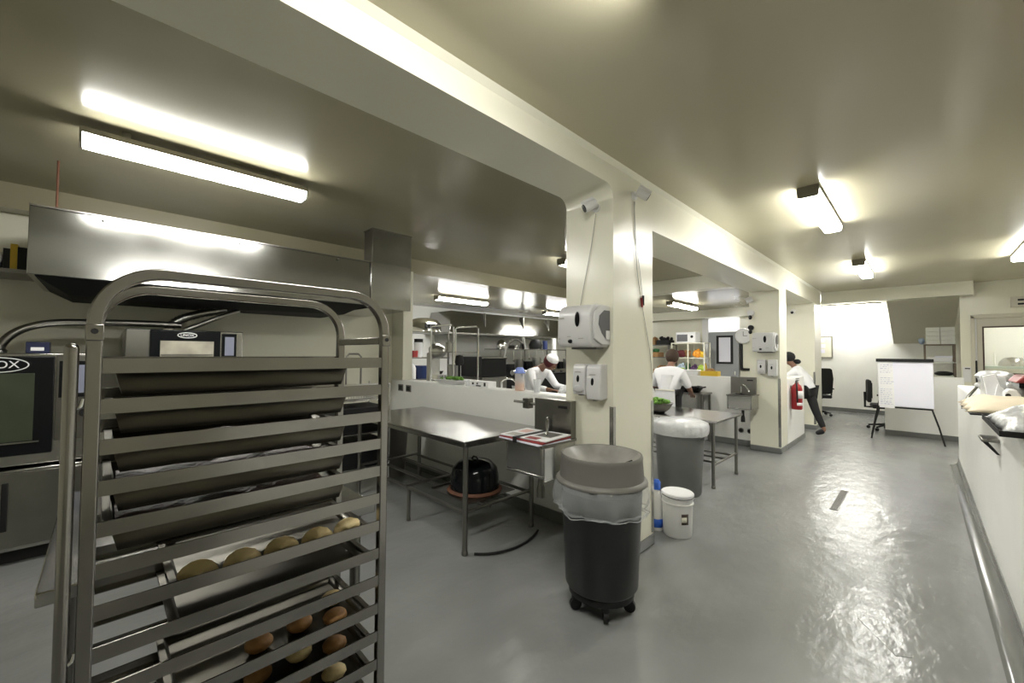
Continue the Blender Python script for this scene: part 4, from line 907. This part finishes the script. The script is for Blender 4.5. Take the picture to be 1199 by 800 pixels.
# wall clock and framed board
ck = thing('wall_clock', 'round white wall clock on the rear wall right of the grey door', 'clock', (-3.04, 11.39, 1.97))
G().cyl((-3.04, 11.399, 1.97), (-3.04, 11.36, 1.97), .20, n=32).build('clock_rim', STEEL, ck); G().cyl((-3.04, 11.36, 1.97), (-3.04, 11.355, 1.97), .18, n=32).build('clock_face', WHITE, ck)
G().box(-3.045, -3.035, 11.350, 11.354, 1.97, 2.08).box(-3.04, -2.95, 11.350, 11.354, 1.965, 1.975).build('clock_hands', BLACKP, ck)
wbp = thing('framed_board', 'pale board with thick black frame on the rear wall beneath the clock', 'board', (-2.9, 11.38, 1.1))
G().box(-3.16, -2.5, 11.365, 11.385, 1.16, 2.12).build('board', CREAM, wbp, bevel=.01)
G().box(-3.22, -3.16, 11.35, 11.399, 1.10, 2.16).box(-3.16, -2.5, 11.35, 11.399, 1.10, 1.16).build('frame', BLACKP, wbp, bevel=.01)
ck.location.y -= .05; ck.location.x -= .09

# ------------------------------------------------------------------ fire extinguisher
fx, fy_ = PX+.085, 7.98
fe = thing('fire_extinguisher', 'red fire extinguisher hung on the row half wall beside the second pillar', 'fire extinguisher', (fx, fy_, .62))
G().lathe([(0, 0), (.068, 0), (.075, .012), (.076, .33), (.06, .385), (.028, .41), (.026, .43), (0, .43)], (fx, fy_, .62), n=24).build('cylinder', RED, fe, sharp=50)
G().lathe([(0, .43), (.022, .43), (.022, .46), (0, .46)], (fx, fy_, .62)).build('valve', STEELD, fe)
G().box(fx-.012, fx+.012, fy_-.02, fy_+.13, 1.08, 1.09).box(fx-.012, fx+.012, fy_-.02, fy_+.14, 1.105, 1.115).build('lever', BLACKP, fe)
G().tube(bez((fx, fy_-.02, 1.07), (fx+.02, fy_-.12, 1.05), (fx+.03, fy_-.10, .9), (fx+.02, fy_-.085, .74)), .012, 8).build('hose', BLACKP, fe)
for z0, z1 in ((.80, .92), (.685, .73)):
    g = G(); aa = [math.radians(-80+20*i) for i in range(6)]
    for p, q in zip(aa, aa[1:]): g.quad(*[(fx+.0768*math.cos(t), fy_+.0768*math.sin(t), z) for t, z in ((p, z0), (q, z0), (q, z1), (p, z1))])
    g.build('label_patch', WHITE, fe, solid=.0008)
G().box(PX+.0005, fx-.07, fy_-.02, fy_+.02, .95, 1.0).build('wall_hook', STEELD, fe)

# ------------------------------------------------------------------ flip chart
FY = 9.93
fc = thing('flip_chart', 'flip chart easel with white pad standing before the office half wall', 'flip chart', (-.2, FY, 0))
def fl(x, z, d=0): return (x, FY-.04+ .03*(z-.5)+d, z)
G().hexa([fl(-.55, .60, 0), fl(.15, .60, 0), fl(.15, .60, .02), fl(-.55, .60, .02)], [fl(-.56, 1.40, 0), fl(.145, 1.40, 0), fl(.145, 1.40, .02), fl(-.56, 1.40, .02)]).build('board', WPLAST, fc, bevel=.004)
G().hexa([fl(-.575, 1.39, -.035), fl(.155, 1.39, -.035), fl(.155, 1.39, .02), fl(-.575, 1.39, .02)], [fl(-.575, 1.445, -.035), fl(.155, 1.445, -.035), fl(.155, 1.445, .02), fl(-.575, 1.445, .02)]).build('clamp_bar', BLACKM, fc, bevel=.004)
G().box(-.53, .14, FY-.05, FY-.03, .575, .600).build('pen_ledge', BLACKM, fc)
pd = G().hexa([fl(-.34, .61, -.008), fl(.148, .61, -.008), fl(.148, .61, -.002), fl(-.34, .61, -.002)], [fl(-.36, 1.39, -.008), fl(.143, 1.39, -.008), fl(.143, 1.39, -.002), fl(-.36, 1.39, -.002)]).build('paper_pad', PAPER, fc)
g2 = G().hexa([fl(-.535, .575, -.016), fl(-.335, .575, -.016), fl(-.335, .575, -.010), fl(-.535, .575, -.010)], [fl(-.55, 1.39, -.016), fl(-.355, 1.39, -.016), fl(-.355, 1.39, -.010), fl(-.55, 1.39, -.010)]).build('folded_sheet', WHITE, fc)
g = G()
for k in range(22):
    z = 1.33-k*.033
    if k in (5, 6, 11, 12): continue
    x = -.52
    while x < -.40+random.uniform(0, .04):
        l_ = random.uniform(.015, .04); p = fl(x, z, -.0175); g.box(p[0], p[0]+l_, p[1]-.001, p[1], z, z+random.uniform(.004, .012)); x += l_+.012
o = g.build('handwriting', INK, g2)
G().tube([(-.53, FY, .60), (-.60, FY-.01, .3), (-.655, FY-.02, .0)], .012, 8).build('leg', BLACKM, fc)
G().tube([(.12, FY, .60), (.20, FY-.03, .3), (.265, FY-.06, .0)], .012, 8).build('leg', BLACKM, fc)
G().tube([(-.45, FY+.03, 1.3), (-.57, FY+.28, .6), (-.68, FY+.46, .0)], .012, 8).build('leg', BLACKM, fc)

# ------------------------------------------------------------------ office chairs
def chair(c, rz, label, high):
    t = thing('office_chair', label, 'office chair', (0, 0, 0))
    G().cyl((0, 0, .09), (0, 0, .44), .028).build('gas_column', BLACKM, t)
    for k in range(5):
        a = 2*PI*k/5; x, y = .29*math.cos(a), .29*math.sin(a)
        f = G().tube([(0, 0, .12), (x, y, .075)], .024, 8, r1=.016).build('base_arm', BLACKM, t)
        G().cyl((x-.02*math.sin(a), y+.02*math.cos(a), .03), (x+.02*math.sin(a), y-.02*math.cos(a), .03), .03, n=12).build('caster', BLACKM, f)
    box(-.25, .25, -.24, .24, .44, .52).build('seat', BLACKC, t, bevel=.03, seg=3)
    top = .62+high
    g = G().prism([(-.235, .0), (-.26, .35), (-.235, high*.95), (-.19, high), (.19, high), (.235, high*.95), (.26, .35), (.235, .0), (.15, -.03), (-.15, -.03)], 'y', .24, .30)
    g.b.transform(Matrix.Translation((0, 0, .58))); br = g.build('backrest', BLACKC, t, bevel=.02, seg=3)
    g = G()
    for q in range(7): g.box(-.19+q*.058, -.165+q*.058, .225, .24, .64, .56+high*.92)
    g.build('back_ribs', BLACKM, br)
    G().tube([(0, .1, .45), (0, .33, .45), (0, .33, .75)], .022, 8).build('back_support', BLACKM, t)
    for s in (-1, 1): G().tube([(s*.26, -.02, .48), (s*.31, -.02, .50), (s*.31, -.02, .66), (s*.31, -.15, .67), (s*.31, .12, .67)], .018, 8).build('armrest', BLACKM, t)
    t.location = c; t.rotation_euler.z = rz; return t
chair((-1.86, 12.7, 0), math.radians(205), 'high-backed black office chair by the white office wall, left of the flip chart', .60)
chair((-.50, 11.18, 0), math.radians(98), 'lower black office chair partly behind the left edge of the flip chart', .42)
# notice board on the office wall
nb = thing('notice_board', 'pale framed notice board on the white office wall above the high-backed chair', 'notice board', (-1.8, 13.98, 1.4))
box(-2.25, -1.68, 13.965, 13.999, 1.42, 2.02).build('frame', STEEL, nb, bevel=.004); box(-2.22, -1.71, 13.960, 13.965, 1.45, 1.99).build('board', CREAM, nb)
for k, (x, z) in enumerate(((-2.0, 1.85), (-1.98, 1.70), (-1.99, 1.56))): box(x, x+.14, 13.957, 13.960, z, z+.10).build('pinned_sheet', PAPER, nb)

# ------------------------------------------------------------------ crate shelf behind the office half wall
SHBR = mat('brown_shelf_paint', (.15, .115, .08), .5)
cs = thing('storage_shelving', 'brown-framed shelving with white crates under the sloping soffit', 'shelving', (.28, 11.9, 0))
for x in (.06, .47):
    for y in (11.7, 12.1): box(x-.015, x+.015, y-.015, y+.015, 0, 1.73).build('post', SHBR, cs)
for z in (.6, 1.02, 1.36, 1.71): box(.045, .485, 11.685, 12.115, z, z+.022).build('shelf', SHBR if z > 1.6 else CRATE, cs)
for k in range(4):
    for s in range(2):
        x = .08+s*.205; z = 1.733+k*.085
        g = G().box(x, x+.195, 11.72, 12.08, z, z+.08)
        for q in range(3): g.box(x-.002, x+.197, 11.716, 11.72, z+.012+q*.022, z+.020+q*.022)
        solo('storage_crate', g, CRATE, 'pale storage crate under the soffit, %s layer, %s column on the shelving' % (['bottom', 'second', 'third', 'top'][k], ['left', 'right'][s]), 'crate', 'pale crates on the shelving', bevel=.003)
solo('blue_bag', G().ball((.02, 11.85, 1.80), (.05, .08, .065), 12, .1), mat('greyblue', (.30, .38, .50), .6), 'grey-blue bag hanging at the left side of the crate shelving', 'bag')
pr_ = thing('desk_printer', 'white printer on the middle shelf below the pale crates', 'printer', (.27, 11.9, 1.383))
box(.10, .44, 11.72, 12.05, 1.383, 1.47).build('case', WHITE, pr_, bevel=.01); box(.20, .44, 11.7, 11.85, 1.47, 1.50).build('paper_sheet', PAPER, pr_)
fx2 = thing('telephone', 'black office machine with grey base on the shelf just above the office half wall', 'machine', (.27, 11.9, 1.043))
box(.16, .46, 11.7, 12.0, 1.043, 1.11).build('base', CRATE, fx2, bevel=.01); G().ball((.32, 11.85, 1.15), (.14, .12, .05), 14).build('cover', BLACKP, fx2)
sw = thing('light_switch', 'small white switch plate with dark slot on the wall left of the right-hand door', 'switch', (.62, RY, 1.16))
box(.55, .655, RY-.014, RY-.001, 1.02, 1.30).build('plate', WPLAST, sw, bevel=.003); box(.575, .64, RY-.018, RY-.014, 1.26, 1.28).build('slot', BLACKP, sw)
ex = thing('emergency_light', 'small dark-barred beige box high on the wall above the right-hand door', 'light box', (1.28, RY, 2.4))
box(1.13, 1.5, RY-.06, RY-.001, 2.36, 2.55).build('case', FRAMEP, ex, bevel=.005)
G().box(1.21, 1.47, RY-.066, RY-.06, 2.47, 2.50).box(1.21, 1.47, RY-.066, RY-.06, 2.40, 2.43).build('dark_bars', BLACKP, ex)
# room behind the door window
bk = thing('side_counter', 'pale green counter seen through the window of the right-hand door', 'counter', (1.9, 13.2, 0))
box(.8, 3.1, 12.9, 13.6, 1.25, 1.30).build('counter_top', mat('pale_green', (.5, .62, .55), .4), bk); box(.85, 3.05, 12.95, 13.55, 0, 1.25).build('cabinet', CREAM, bk)
lathe_thing('mixing_bowl', 'steel bowl upside down on the counter behind the door window', 'bowl', [(0, 0), (.2, 0), (.19, .08), (.12, .17), (0, .19)], (1.33, 13.15, 1.301), STEEL)
lathe_thing('faucet', 'thin tap on the counter behind the door window', 'faucet', [(0, 0), (.02, 0), (.012, .28), (0, .28)], (1.08, 13.1, 1.301), WPLAST)
solo('wall_poster', box(1.60, 1.95, 13.985, 13.999, 1.55, 2.1), mat('grey_poster', (.55, .55, .6), .6), 'grey sheet on the wall of the room behind the door window', 'poster')

# ------------------------------------------------------------------ things on the right counter
CZT = 1.101
tb = solo('sheet_tray', G().box(.27, .85, 3.16, 3.98, CZT, CZT+.012).box(.27, .275, 3.16, 3.98, CZT+.012, CZT+.03).box(.27, .85, 3.16, 3.165, CZT+.012, CZT+.03), BLACKM, 'black baking sheet jutting over the front edge of the right counter', 'tray', bevel=.002)
wt = solo('worktop', box(.515, 1.25, .5, CY, 1.06, 1.10), STEELD, 'steel worktop running behind the white counter wall at right', 'worktop')
box(.55, 1.2, .6, CY-.1, .0, 1.06).build('base_cabinet', WHITEW, wt)
def blob(x0, x1, y0, y1, z0, h, m, name, label, cat, seed, parent=None, nz=.018):
    random.seed(seed); g = G(); nx, ny = 22, 30; V = []
    ph = [random.uniform(0, 6.28) for _ in range(8)]
    for i in range(nx+1):
        r = []
        for j in range(ny+1):
            u, v = i/nx, j/ny; e = max(0, min(1, 6*min(u, 1-u)))**.5*max(0, min(1, 6*min(v, 1-v)))**.5
            n = math.sin(u*9+ph[0]+3*v)*.5+math.sin(v*13+ph[1]-4*u)*.5+math.sin((u+v)*17+ph[2])*.35+math.sin((u-v)*25+ph[3])*.25
            r.append(g.b.verts.new((x0+(x1-x0)*u+.01*math.sin(v*20+ph[4])*(1-e), y0+(y1-y0)*v+.012*math.sin(u*18+ph[5])*(1-e), z0+e*(h+nz*n)+.002)))
        V.append(r)
    for i in range(nx):
        for j in range(ny): g.b.faces.new((V[i][j], V[i+1][j], V[i+1][j+1], V[i][j+1]))
    lo = [[None]*(ny+1) for _ in range(nx+1)]
    ed = [e for e in g.b.edges if len(e.link_faces) == 1]
    bmesh.ops.holes_fill(g.b, edges=ed, sides=0)
    return solo(name, g, m, label, cat, sharp=180)
blob(.285, .84, 3.18, 3.96, CZT+.013, .085, FILM2, 'wrapped_dough', 'crinkled plastic-wrapped dough heaped on the black baking sheet on the right counter', 'wrapped dough', 3)
blob(.22, .95, 4.22, 5.1, CZT+.014, .07, CLOTHC, 'flour_sack', 'cream cloth sack lying over the counter edge behind the wrapped dough', 'sack', 5, nz=.012)
t = solo('serving_tray', box(.23, .8, 4.18, 5.0, CZT, CZT+.012), BLACKP, 'flat black tray under the cream cloth sack on the right counter', 'tray', bevel=.004)
br_ = thing('counter_bracket', 'small grey bracket with a dark strut on the counter wall below the black sheet', 'bracket', (.30, 4.1, .87))
box(.27, .349, 4.05, 4.25, .945, .965).build('bracket_plate', STEELD, br_, bevel=.003); G().hexa([(.335, 4.05, .87), (.349, 4.05, .87), (.349, 4.065, .87), (.335, 4.065, .87)], [(.275, 4.05, .945), (.30, 4.05, .945), (.30, 4.065, .945), (.275, 4.065, .945)]).build('strut', BLACKP, br_)
# crumpled bag, clamp lamp, napkin holder, dispenser, red machine
g = G(); random.seed(11)
for k in range(7): g.ball((.55+random.uniform(-.05, .10), 6.25+random.uniform(-.3, .4), CZT+.06+random.uniform(0, .14)), (random.uniform(.07, .13), random.uniform(.12, .2), random.uniform(.05, .07)), 12, .10)
solo('plastic_bag', g, FILM2, 'crumpled white plastic bags at the far end of the right counter', 'bag', sharp=60)
cl = thing('clamp_lamp', 'small white and black clamp arm hooked on the far counter edge', 'clamp', (.33, 6.1, 1.0))
G().tube([(.40, 6.2, 1.20), (.37, 6.15, 1.16), (.33, 6.1, 1.10), (.31, 6.1, 1.04)], .012, 8).build('arm', STEELD, cl); G().ball((.41, 6.21, 1.21), (.035, .05, .03), 12).build('head', WPLAST, cl)
box(.28, .36, 6.04, 6.2, 1.02, 1.05).build('jaw', BLACKP, cl, bevel=.005); G().cyl((.28, 6.12, .99), (.36, 6.12, .99), .02).build('screw', CHROME, cl)
nh = thing('napkin_holder', 'clear upright stand holding folded white napkins on the right counter', 'napkin holder', (.45, 5.35, CZT))
box(.36, .505, 5.36, 5.37, CZT, CZT+.24).build('back_plate', CLEAR, nh); box(.36, .505, 5.24, 5.37, CZT, CZT+.008).build('base', CLEAR, nh)
G().hexa([(.40, 5.27, CZT+.01), (.50, 5.27, CZT+.01), (.50, 5.34, CZT+.01), (.40, 5.34, CZT+.01)], [(.37, 5.29, CZT+.23), (.44, 5.29, CZT+.25), (.44, 5.34, CZT+.25), (.37, 5.34, CZT+.23)]).hexa([(.42, 5.26, CZT+.01), (.47, 5.26, CZT+.01), (.47, 5.30, CZT+.01), (.42, 5.30, CZT+.01)], [(.45, 5.26, CZT+.17), (.495, 5.26, CZT+.11), (.495, 5.30, CZT+.11), (.45, 5.30, CZT+.17)]).build('napkins', CLOTHW, nh, bevel=.003)
wd = thing('tape_dispenser', 'white rounded counter appliance between napkin stand and red machine', 'appliance', (.62, 5.0, CZT))
G().prism([(.47, CZT), (.565, CZT), (.55, CZT+.10), (.53, CZT+.135), (.49, CZT+.14), (.468, CZT+.11)], 'y', 5.08, 5.22).build('case', WHITE, wd, bevel=.01, seg=3); G().cyl((.485, 5.079, CZT+.09), (.485, 5.065, CZT+.09), .015).build('dark_knob', BLACKP, wd)
rm = thing('slicing_machine', 'dark machine with a red top at the right edge of the picture on the counter', 'machine', (.85, 5.3, CZT))
box(.57, 1.05, 5.35, 5.75, CZT, CZT+.14).build('body', GREYP, rm, bevel=.015); G().prism([(.545, CZT+.18), (1.1, CZT+.18), (1.1, CZT+.24), (.59, CZT+.24)], 'y', 5.30, 5.75).build('red_top', REDD, rm, bevel=.012, seg=3)
box(.57, 1.05, 5.34, 5.75, CZT+.14, CZT+.18).build('dark_band', BLACK, rm); G().cyl((.66, 5.349, CZT+.07), (.66, 5.335, CZT+.07), .02).build('knob', BLACKP, rm)

# ------------------------------------------------------------------ people
def skin(name, V, E, m, parent, sub=2):
    """V: list of (x,y,z,r[,r2]); first vertex is the root"""
    me = bpy.data.meshes.new(name); me.from_pydata([v[:3] for v in V], E, [])
    o = bpy.data.objects.new(name, me); C.collection.objects.link(o)
    md = o.modifiers.new('skin', 'SKIN'); md.use_smooth_shade = True
    for i, v in enumerate(V):
        d = me.skin_vertices[0].data[i]; d.radius = (v[3], v[4] if len(v) > 4 else v[3]); d.use_root = (i == 0)
    md = o.modifiers.new('sub', 'SUBSURF'); md.levels = sub; md.render_levels = sub
    bpy.context.view_layer.update()
    ev = o.evaluated_get(bpy.context.evaluated_depsgraph_get()); nm_ = bpy.data.meshes.new_from_object(ev); bpy.data.objects.remove(o)
    for p in nm_.polygons: p.use_smooth = True
    nm_.materials.clear(); nm_.materials.append(m)
    o = bpy.data.objects.new(name, nm_); C.collection.objects.link(o); o.parent = parent; ORG[o.name] = Vector(ORG[parent.name]); return o
def hand(V, E, w, d, n):
    """five fingers from the palm; w wrist index, d forearm direction, n palm side direction"""
    W = Vector(V[w][:3]); d = Vector(d).normalized(); s = Vector(n).normalized(); curl = d.cross(s).normalized()
    V.append((*(W+d*.045), .026, .014)); p = len(V)-1; E.append((w, p))
    V.append((*(W+d*.085), .028, .012)); q = len(V)-1; E.append((p, q))
    for k, (off, L) in enumerate(((-.030, .060), (-.010, .070), (.010, .066), (.028, .050))):
        a = W+d*.10+s*off; V.append((*a, .009)); i = len(V)-1; E.append((q, i))
        V.append((*(a+d*L*.5+curl*.006), .008)); E.append((i, i+1)); V.append((*(a+d*L*.9+curl*.025), .007)); E.append((i+1, i+2))
    a = W+d*.035-s*.035; V.append((*a, .010)); i = len(V)-1; E.append((p, i)); V.append((*(a+d*.04-s*.015+curl*.01), .009)); E.append((i, i+1))
def person(label, J, mats, head_extra, origin):
    """J: joints dict of Vectors; builds body, shirt, trousers, shoes"""
    t = thing('person', label, 'person', origin)
    o = Vector(origin)
    def v(k, r, r2=None): p = J[k]-o; return (p.x, p.y, p.z, r, r2 if r2 else r)
    V, E = [], []
    def add(k, r, par=None, r2=None):
        V.append(v(k, r, r2)); i = len(V)-1
        if par is not None: E.append((par, i))
        return i
    pel = add('pelvis', .09, None); wa = add('waist', .085, pel); ch = add('chest', .09, wa); nk0 = add('neckbase', .055, ch); nk = add('neck', .050, nk0)
    hl = add('jaw', .068, nk); hm = add('head', .088, hl); ht = add('crown', .070, hm)
    nose = J['head']-o+J['face']*.105+Vector((0, 0, -.025)); V.append((*nose, .014)); E.append((hm, len(V)-1))
    wr = []
    for s in 'LR':
        sh_ = add('sh'+s, .045, ch); el = add('el'+s, .042, sh_); w_ = add('wr'+s, .027, el); d = J['wr'+s]-J['el'+s]; wr.append(w_)
        hand(V, E, w_, d, d.cross(Vector((0, 0, 1))) if abs(d.normalized().z) < .9 else Vector((1, 0, 0)))
        hp_ = add('hip'+s, .07, pel); kn = add('kn'+s, .05, hp_); an = add('an'+s, .038, kn); toe = add('toe'+s, .02, an)
    skin('body', V, E, mats['skin'], t)
    # shirt
    V, E = [], []; cur = .022
    wa = add('waist', .145, None); pel = add('hem', .155, wa); ch = add('chest', .15, wa); nb_ = add('neckbase', .085, ch)
    for s in 'LR':
        a = add('sh'+s, .078, ch); e = add('el'+s, .058, a)
        if mats.get('long', True):
            V.append((*(J['el'+s].lerp(J['wr'+s], .85)-o), .040, .040)); E.append((e, len(V)-1))
    skin('jacket' if mats.get('long', True) else 'shirt', V, E, mats['shirt'], t)
    V, E = [], []
    pel = add('pelvis', .14, None)
    for s in 'LR': a = add('hip'+s, .098, pel); k = add('kn'+s, .070, a); V.append((*(J['kn'+s].lerp(J['an'+s], .9)-o), .050, .050)); E.append((k, len(V)-1))
    skin('trousers', V, E, mats['legs'], t)
    for s in 'LR':
        V, E = [], []; a = add('an'+s, .062); b = add('toe'+s, .048, a); q_ = Vector(V[b][:3])+(Vector(V[b][:3])-Vector(V[a][:3])).normalized()*.02; V[b] = (*q_, .05, .04); skin('shoe', V, E, BLACKP, t, 2)
    if mats.get('apron'):
        pass
    head_extra(t, J, o)
    return t
def ell(t, c, r, m, name, n=16, R=None, cutz=None):
    g = G().ball((0, 0, 0), r, n)
    if cutz is not None:
        for v_ in list(g.b.verts):
            if v_.co.z < cutz: g.b.verts.remove(v_)
    M = Matrix.Translation(c)
    if R is not None: M = M @ R
    g.b.transform(M); return g.build(name, m, t, sharp=70)
V3 = Vector
# hanging ladles over the range
for k in range(9):
    y = 7.05+k*.29; L_ = .22+.05*(k % 3)
    t = thing('ladle', 'steel ladle hanging from the shelf above the range, %s from the left' % (nm+['ninth'])[k], 'ladle', (-7.29, y, 1.30), 'ladles above the range')
    G().tube([(-7.285, y, 1.60), (-7.28, y, 1.60-L_)], .006, 6).build('handle', CHROME, t); G().ball((-7.27, y, 1.58-L_), (.02, .04, .03), 10).build('scoop', STEELD, t)
# 1: bent cook behind the near half wall
def he1(t, J, o):
    ell(t, J['head']+V3((-.005, 0, .022)), (.108, .108, .10), BURG, 'hair_scarf', R=Matrix.Rotation(math.radians(48), 4, 'Y'))
    ell(t, J['head']+V3((.03, 0, .055)), (.095, .105, .075), WHITE, 'white_cap', R=Matrix.Rotation(math.radians(35), 4, 'Y'))
bx, by = -4.03, 4.65
J = dict(pelvis=V3((bx-.30, by, .92)), hipL=V3((bx-.30, by-.1, .88)), hipR=V3((bx-.30, by+.1, .88)), knL=V3((bx-.26, by-.11, .48)), knR=V3((bx-.26, by+.11, .48)), anL=V3((bx-.30, by-.12, .075)), anR=V3((bx-.30, by+.12, .075)), toeL=V3((bx-.15, by-.13, .042)), toeR=V3((bx-.15, by+.13, .042)),
         waist=V3((bx-.25, by, 1.05)), hem=V3((bx-.30, by, .86)), chest=V3((bx-.10, by, 1.22)), neckbase=V3((bx+.03, by, 1.30)), neck=V3((bx+.09, by, 1.33)), jaw=V3((bx+.17, by, 1.30)), head=V3((bx+.19, by, 1.36)), crown=V3((bx+.22, by, 1.41)), face=V3((.9, -.1, -.4)),
         shL=V3((bx-.05, by-.19, 1.22)), shR=V3((bx-.05, by+.19, 1.22)), elL=V3((bx+.10, by-.24, 1.0)), elR=V3((bx+.10, by+.24, 1.0)), wrL=V3((bx+.34, by-.20, .99)), wrR=V3((bx+.34, by+.2, .99)))
person('person in a white coat and white cap bending over work behind the near half wall', J, dict(skin=SKIN, shirt=CLOTHW, legs=CLOTHW), he1, (bx-.2, by, 0))
pt_ = thing('prep_table', 'steel prep table under the hands of the bent cook behind the near half wall', 'table', (-3.4, 4.6, 0))
box(-3.80, -3.15, 4.2, 5.2, .87, .90).build('tabletop', STEEL, pt_)
for x in (-3.75, -3.20):
    for y in (4.27, 5.12): leg(x, y, .87, .02).build('leg', STEELD, pt_)
blob(-3.48, -3.17, 4.3, 4.75, .90, .16, FILM2, 'plastic_bag', 'large clear plastic bag heaped before the bent cook at the pillar', 'bag', 21, nz=.03)
# 2: standing cook seen from behind
def he2(t, J, o):
    ell(t, J['head']+V3((0, -.015, .015)), (.098, .105, .115), HAIR, 'hair')
    g = G().prism([(-.16, .60), (.16, .60), (.15, .96), (-.15, .96)], 'y', 0, .01); 
    c = J['pelvis']; M = Matrix.Translation((c.x, c.y-.155, 0)); g.b.transform(M); g.build('apron_back', CLOTHW, t, bevel=.004)
    G().box(c.x-.15, c.x+.15, c.y-.162, c.y-.15, .955, .972).build('apron_tie', CREAM, t)
bx, by = -2.72, 6.12
J = dict(pelvis=V3((bx, by, .90)), hipL=V3((bx-.1, by, .86)), hipR=V3((bx+.1, by, .86)), knL=V3((bx-.11, by+.02, .47)), knR=V3((bx+.11, by+.02, .47)), anL=V3((bx-.12, by, .075)), anR=V3((bx+.12, by, .075)), toeL=V3((bx-.13, by+.14, .042)), toeR=V3((bx+.13, by+.14, .042)),
         waist=V3((bx, by, 1.03)), hem=V3((bx, by, .95)), chest=V3((bx, by+.02, 1.20)), neckbase=V3((bx, by+.05, 1.31)), neck=V3((bx, by+.07, 1.36)), jaw=V3((bx, by+.12, 1.39)), head=V3((bx, by+.12, 1.455)), crown=V3((bx, by+.13, 1.51)), face=V3((0, .9, -.4)),
         shL=V3((bx-.19, by+.02, 1.22)), shR=V3((bx+.19, by+.02, 1.22)), elL=V3((bx-.27, by+.06, .98)), elR=V3((bx+.28, by+.06, .98)), wrL=V3((bx-.22, by+.27, .90)), wrR=V3((bx+.23, by+.27, .90)))
person('person in a white t-shirt and apron standing with back turned behind the salad table', J, dict(skin=SKIN, shirt=CLOTHW, legs=BLACKC, long=False), he2, (bx, by, 0))
# 3: striding person at the far pillar
def he3(t, J, o):
    ell(t, J['head']+V3((-.0, 0, .03)), (.115, .115, .105), BLACKC, 'cap')
    ell(t, J['head']+V3((.13, .05, -.06)), (.065, .06, .05), BLACKC, 'hair_bun')
J = dict(pelvis=V3((-1.56, 9.60, .84)), hipL=V3((-1.62, 9.50, .80)), hipR=V3((-1.54, 9.70, .80)), knL=V3((-1.95, 9.50, .52)), anL=V3((-2.02, 9.50, .10)), toeL=V3((-2.16, 9.49, .042)),
         knR=V3((-1.42, 9.56, .44)), anR=V3((-1.28, 9.50, .10)), toeR=V3((-1.40, 9.47, .042)),
         waist=V3((-1.62, 9.60, .97)), hem=V3((-1.57, 9.60, .84)), chest=V3((-1.70, 9.60, 1.16)), neckbase=V3((-1.76, 9.60, 1.28)), neck=V3((-1.79, 9.60, 1.32)), jaw=V3((-1.85, 9.60, 1.36)), head=V3((-1.85, 9.60, 1.43)), crown=V3((-1.84, 9.60, 1.49)), face=V3((-1, 0, -.1)),
         shL=V3((-1.70, 9.42, 1.19)), shR=V3((-1.70, 9.78, 1.19)), elL=V3((-1.90, 9.36, 1.02)), elR=V3((-1.52, 9.84, .98)), wrL=V3((-2.10, 9.40, 1.06)), wrR=V3((-1.62, 9.90, .80)))
person('person in a black cap, white jacket and black trousers striding past the farthest pillar', J, dict(skin=SKIN, shirt=CLOTHW, legs=BLACKC), he3, (-1.6, 9.6, 0))
